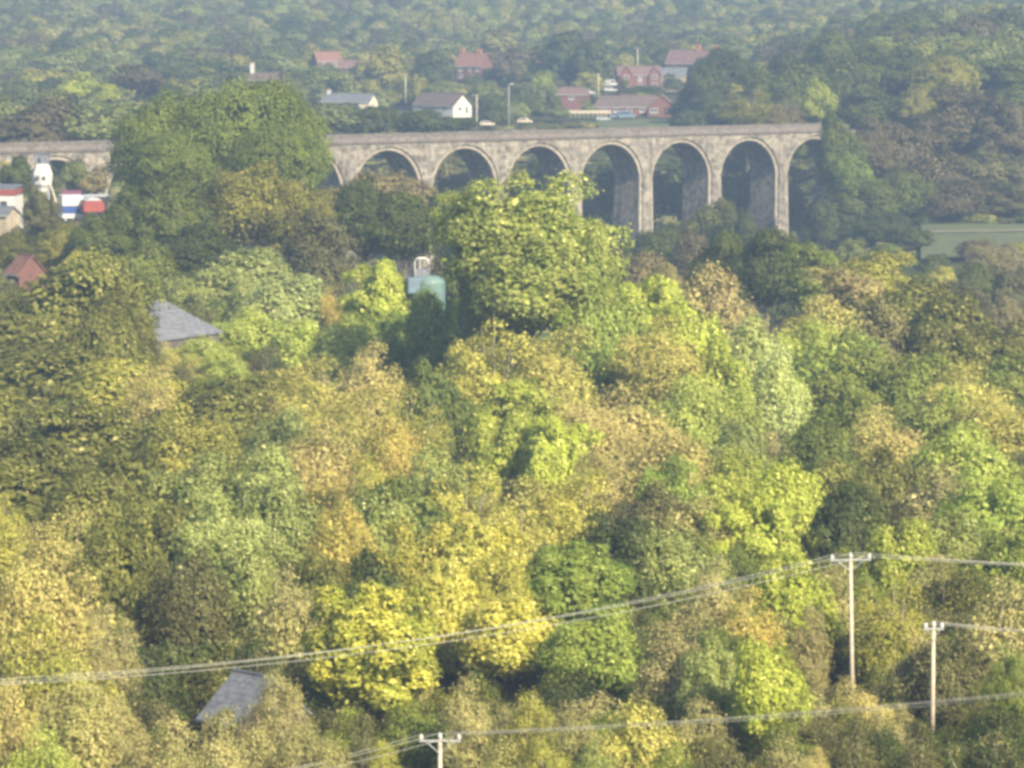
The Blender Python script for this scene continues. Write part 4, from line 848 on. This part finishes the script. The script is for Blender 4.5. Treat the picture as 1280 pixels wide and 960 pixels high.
# geometry-nodes scatter: one object, instances of prototypes that live in no scene collection
def scatter(name, label, items, protos, mats):
    """items: (x, y, z, radius, height, material key, cone)"""
    keys = sorted(set(i[5] for i in items)); col = bpy.data.collections.new(name+'_prototypes'); names = []
    for k in keys:
        for j, me in enumerate(protos):
            o = bpy.data.objects.new('%s_%s_%02d' % (name, k, j), me); o.material_slots[0].link = 'OBJECT'; o.material_slots[0].material = (FM_SHADED if name == 'hillside_woodland' else FM)[k]
            col.objects.link(o); names.append(o.name)
    order = {n: i for i, n in enumerate(sorted(names))}
    me = bpy.data.meshes.new(name); me.from_pydata([i[:3] for i in items], [], [])
    a = me.attributes.new('idx', 'INT', 'POINT'); a.data.foreach_set('value', [order['%s_%s_%02d' % (name, i[5], int(rng.integers(len(protos))))] for i in items])
    a = me.attributes.new('sc', 'FLOAT_VECTOR', 'POINT'); a.data.foreach_set('vector', np.array([(i[3], i[3], i[4]) for i in items], np.float32).ravel())
    a = me.attributes.new('rot', 'FLOAT', 'POINT'); a.data.foreach_set('value', rng.uniform(0, 6.28, len(items)).astype(np.float32))
    ob = bpy.data.objects.new(name, me); COL.objects.link(ob); tag(ob, label, kind='stuff')
    ng = bpy.data.node_groups.new(name, 'GeometryNodeTree')
    ng.interface.new_socket('Geometry', in_out='INPUT', socket_type='NodeSocketGeometry'); ng.interface.new_socket('Geometry', in_out='OUTPUT', socket_type='NodeSocketGeometry')
    N = ng.nodes.new; Lk = ng.links.new
    gi = N('NodeGroupInput'); go = N('NodeGroupOutput')
    ip = N('GeometryNodeInstanceOnPoints'); ci = N('GeometryNodeCollectionInfo'); ci.inputs['Collection'].default_value = col
    ci.inputs['Separate Children'].default_value = True; ci.inputs['Reset Children'].default_value = True
    def attr(nm, ty):
        n = N('GeometryNodeInputNamedAttribute'); n.data_type = ty; n.inputs['Name'].default_value = nm; return n.outputs[0]
    ip.inputs['Pick Instance'].default_value = True
    Lk(gi.outputs[0], ip.inputs['Points']); Lk(ci.outputs[0], ip.inputs['Instance']); Lk(attr('idx', 'INT'), ip.inputs['Instance Index'])
    cx = N('ShaderNodeCombineXYZ'); Lk(attr('rot', 'FLOAT'), cx.inputs[2]); Lk(cx.outputs[0], ip.inputs['Rotation'])
    Lk(attr('sc', 'FLOAT_VECTOR'), ip.inputs['Scale']); Lk(ip.outputs[0], go.inputs[0])
    md = ob.modifiers.new('scatter', 'NODES'); md.node_group = ng
    return ob
farm = [m for m, t in PROTO['far']]; farc = [m for m, t in PROTO['farcone']]
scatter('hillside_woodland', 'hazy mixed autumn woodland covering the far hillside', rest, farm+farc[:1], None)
und = []
for i in range(9000):
    Yu = rng.uniform(205, 1180)**1.0; X = rng.uniform(-.14, .14)*Yu; px = 640+F*X/Yu
    if px > 1118 and 780 < Yu < 930: continue
    if 745 < px < 840 and Yu > 1118: continue
    near_ = Yu < 560; r_ = rng.uniform(1.6, 3.2)*(1 if near_ else 1.2); h_ = rng.uniform(1.5, 3.6)
    if Yu > 1060 and px > 420: h_ = rng.uniform(.8, 1.8)
    if px < 135 and 660 < Yu < 760: h_ = .9
    if 225 < px < 320 and 235 < Yu < 252: continue
    if near_:
        if rng.random() < .55: h_ = rng.uniform(3.5, 7.5); r_ = rng.uniform(2.4, 4)
        tp = -40+F*(CZ-(gz(X, Yu)-.6+h_))/Yu; rp = r_/m_px(Yu)
        if any(Yu < yk and px+rp > a0 and px-rp < a1 and tp < r1 for a0, a1, r1, yk in ((1058,1082,862,272),(1152,1184,897,262),(530,570,965,240),(236,330,892,258),(505,565,382,503),(195,275,440,476),(8,50,348,565))): continue
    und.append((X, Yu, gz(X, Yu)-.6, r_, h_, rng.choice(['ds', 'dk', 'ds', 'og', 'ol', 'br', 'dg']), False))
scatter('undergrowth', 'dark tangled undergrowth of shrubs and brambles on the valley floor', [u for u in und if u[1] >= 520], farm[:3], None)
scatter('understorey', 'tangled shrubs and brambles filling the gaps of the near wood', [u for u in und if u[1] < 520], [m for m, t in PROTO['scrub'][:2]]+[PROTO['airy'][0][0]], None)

# ------------------------------------------------------------------ labels for the trees
LM = [(1068,780,'the tall power pole'), (1167,835,'the short power pole'), (550,925,'the pole at the bottom edge'), (536,350,'the teal tank'), (236,410,'the grey slate roof'), (28,330,'the red roof at the far left'),
 (268,865,'the small shed roof'), (460,820,'the bright yellow tree'), (640,310,'the tall pale green tree in the middle'), (285,170,'the big dark green domed trees'), (485,210,'the first clear viaduct arch'), (577,205,'the second clear viaduct arch'),
 (765,225,'the viaduct arch beside the tall pale tree'), (857,225,'the second last clear viaduct arch'), (950,225,'the last clear viaduct arch'), (1020,200,'the right end of the viaduct'), (552,128,'the white bungalow'), (437,128,'the grey-roofed bungalow'),
 (590,82,'the red house with two chimneys'), (798,98,'the twin-gabled brick house'), (868,75,'the house with two orange chimneys'), (800,130,'the long bungalow'), (636,130,'the street lamp'), (90,260,'the box lorry'), (53,220,'the white cabin'),
 (1225,297,'the pasture path'), (0,560,'the left edge of the photo'), (1280,560,'the right edge of the photo'), (640,960,'the bottom edge of the photo'), (1280,200,'the upper right edge'), (0,110,'the upper left edge'), (950,470,'the silvery narrow trees'), (718,720,'the fresh green tree below the wires'), (332,90,'the white chimney'), (408,76,'the small orange-roofed house'), (1182,345,'the small yellow tree near the pasture')]
SPECIAL = {(462,728): 'bright yellow lumpy tree glowing under the wires at lower centre', (650,216): 'tallest pale green tree in the middle rising in front of the viaduct', (300,98): 'largest dark green domed tree hiding several viaduct arches',
 (715,676): 'fresh green round tree just below the wires right of centre', (98,312): 'large olive oak-like tree below the red roof at the left', (1182,333): 'small golden yellow tree near the pasture at right', (945,395): 'tall silvery green narrow tree right of the yellow-green one',
 (413,358): 'small orange tree left of the yellow-green tree beside the teal tank', (415,28): 'single small orange tree high on the far hillside', (858,118): 'small bright orange bush right of the brick bungalow gable', (95,90): 'yellow-green tree standing out on the left far bank', (1024,96): 'rounded yellow-green tree above the right end of the viaduct', (478,56): 'tall yellow-topped tree above the grey-roofed bungalow'}
def szword(w): return 'small ' if w < 75 else ('large ' if w > 135 else '')
seen = {}
for t in TREES:
    o = t['o']; o['group'] = t['group']
    key = (t['px'], t['row'])
    if t['label'] or key in SPECIAL: o['label'] = t['label'] or SPECIAL[key]; continue
    cyy = t['row']+t['w']*.35
    ds = sorted(LM, key=lambda l: math.hypot(l[0]-t['px'], l[1]-cyy))
    def rel(l):
        dx = t['px']-l[0]; dy = cyy-l[1]; d = math.hypot(dx, dy)
        near_ = 'just ' if d < 70 else ('well ' if d > 150 else '')
        if abs(dx) > 2*abs(dy): w_ = 'right of' if dx > 0 else 'left of'
        elif abs(dy) > 2*abs(dx): w_ = 'below' if dy > 0 else 'above'
        else: w_ = ('below' if dy > 0 else 'above')+' and '+('right of' if dx > 0 else 'left of')
        return near_+w_+' '+l[2]
    base = '%s%s %s ' % (szword(t['w']), COLNAME[t['col']], KINDNAME[t['kind']])
    lab = None
    for cand_ in [base+rel(ds[0]), base+rel(ds[1]), base+rel(ds[2]), base+rel(ds[3])]:
        if len(cand_.split()) <= 16 and cand_ not in seen: lab = cand_; break
    k_ = 0
    while lab is None or lab in seen:
        near2 = min((q for q in TREES if q is not t and q['col'] != t['col']), key=lambda q: math.hypot(q['px']-t['px'], q['row']-t['row']) + 25*k_*((id(q) % 97)/97))
        side_ = 'right of' if t['px'] > near2['px'] else 'left of'
        lab = '%s %s a %s one %s' % (base.strip(), side_, COLNAME[near2['col']], rel(ds[k_ % 4]).replace('just ', '').replace('well ', ''))
        k_ += 1
        if k_ > 6: break
    seen[lab] = 1; o['label'] = lab

# ------------------------------------------------------------------ haze
def haze():
    m, n, out = newmat('haze_air'); v = n.nodes.new('ShaderNodeVolumePrincipled')
    v.inputs['Color'].default_value = (.37, .53, .80, 1); v.inputs['Density'].default_value = .00028; v.inputs['Anisotropy'].default_value = .0
    n.links.new(v.outputs[0], out.inputs['Volume'])
    me = MB().box(-15500, 15500, -700, 9400, CZ-80, CZ+130).mesh('haze'); me.materials.append(m)
    o = bpy.data.objects.new('haze', me); COL.objects.link(o); tag(o, 'pale bluish haze lying in the valley', kind='stuff'); o.display_type = 'WIRE'
haze()
print('trees', len(TREES), 'rest', len(rest), 'und', len(und), 'tris', sum(len(m.polygons) for m in bpy.data.meshes)*2)
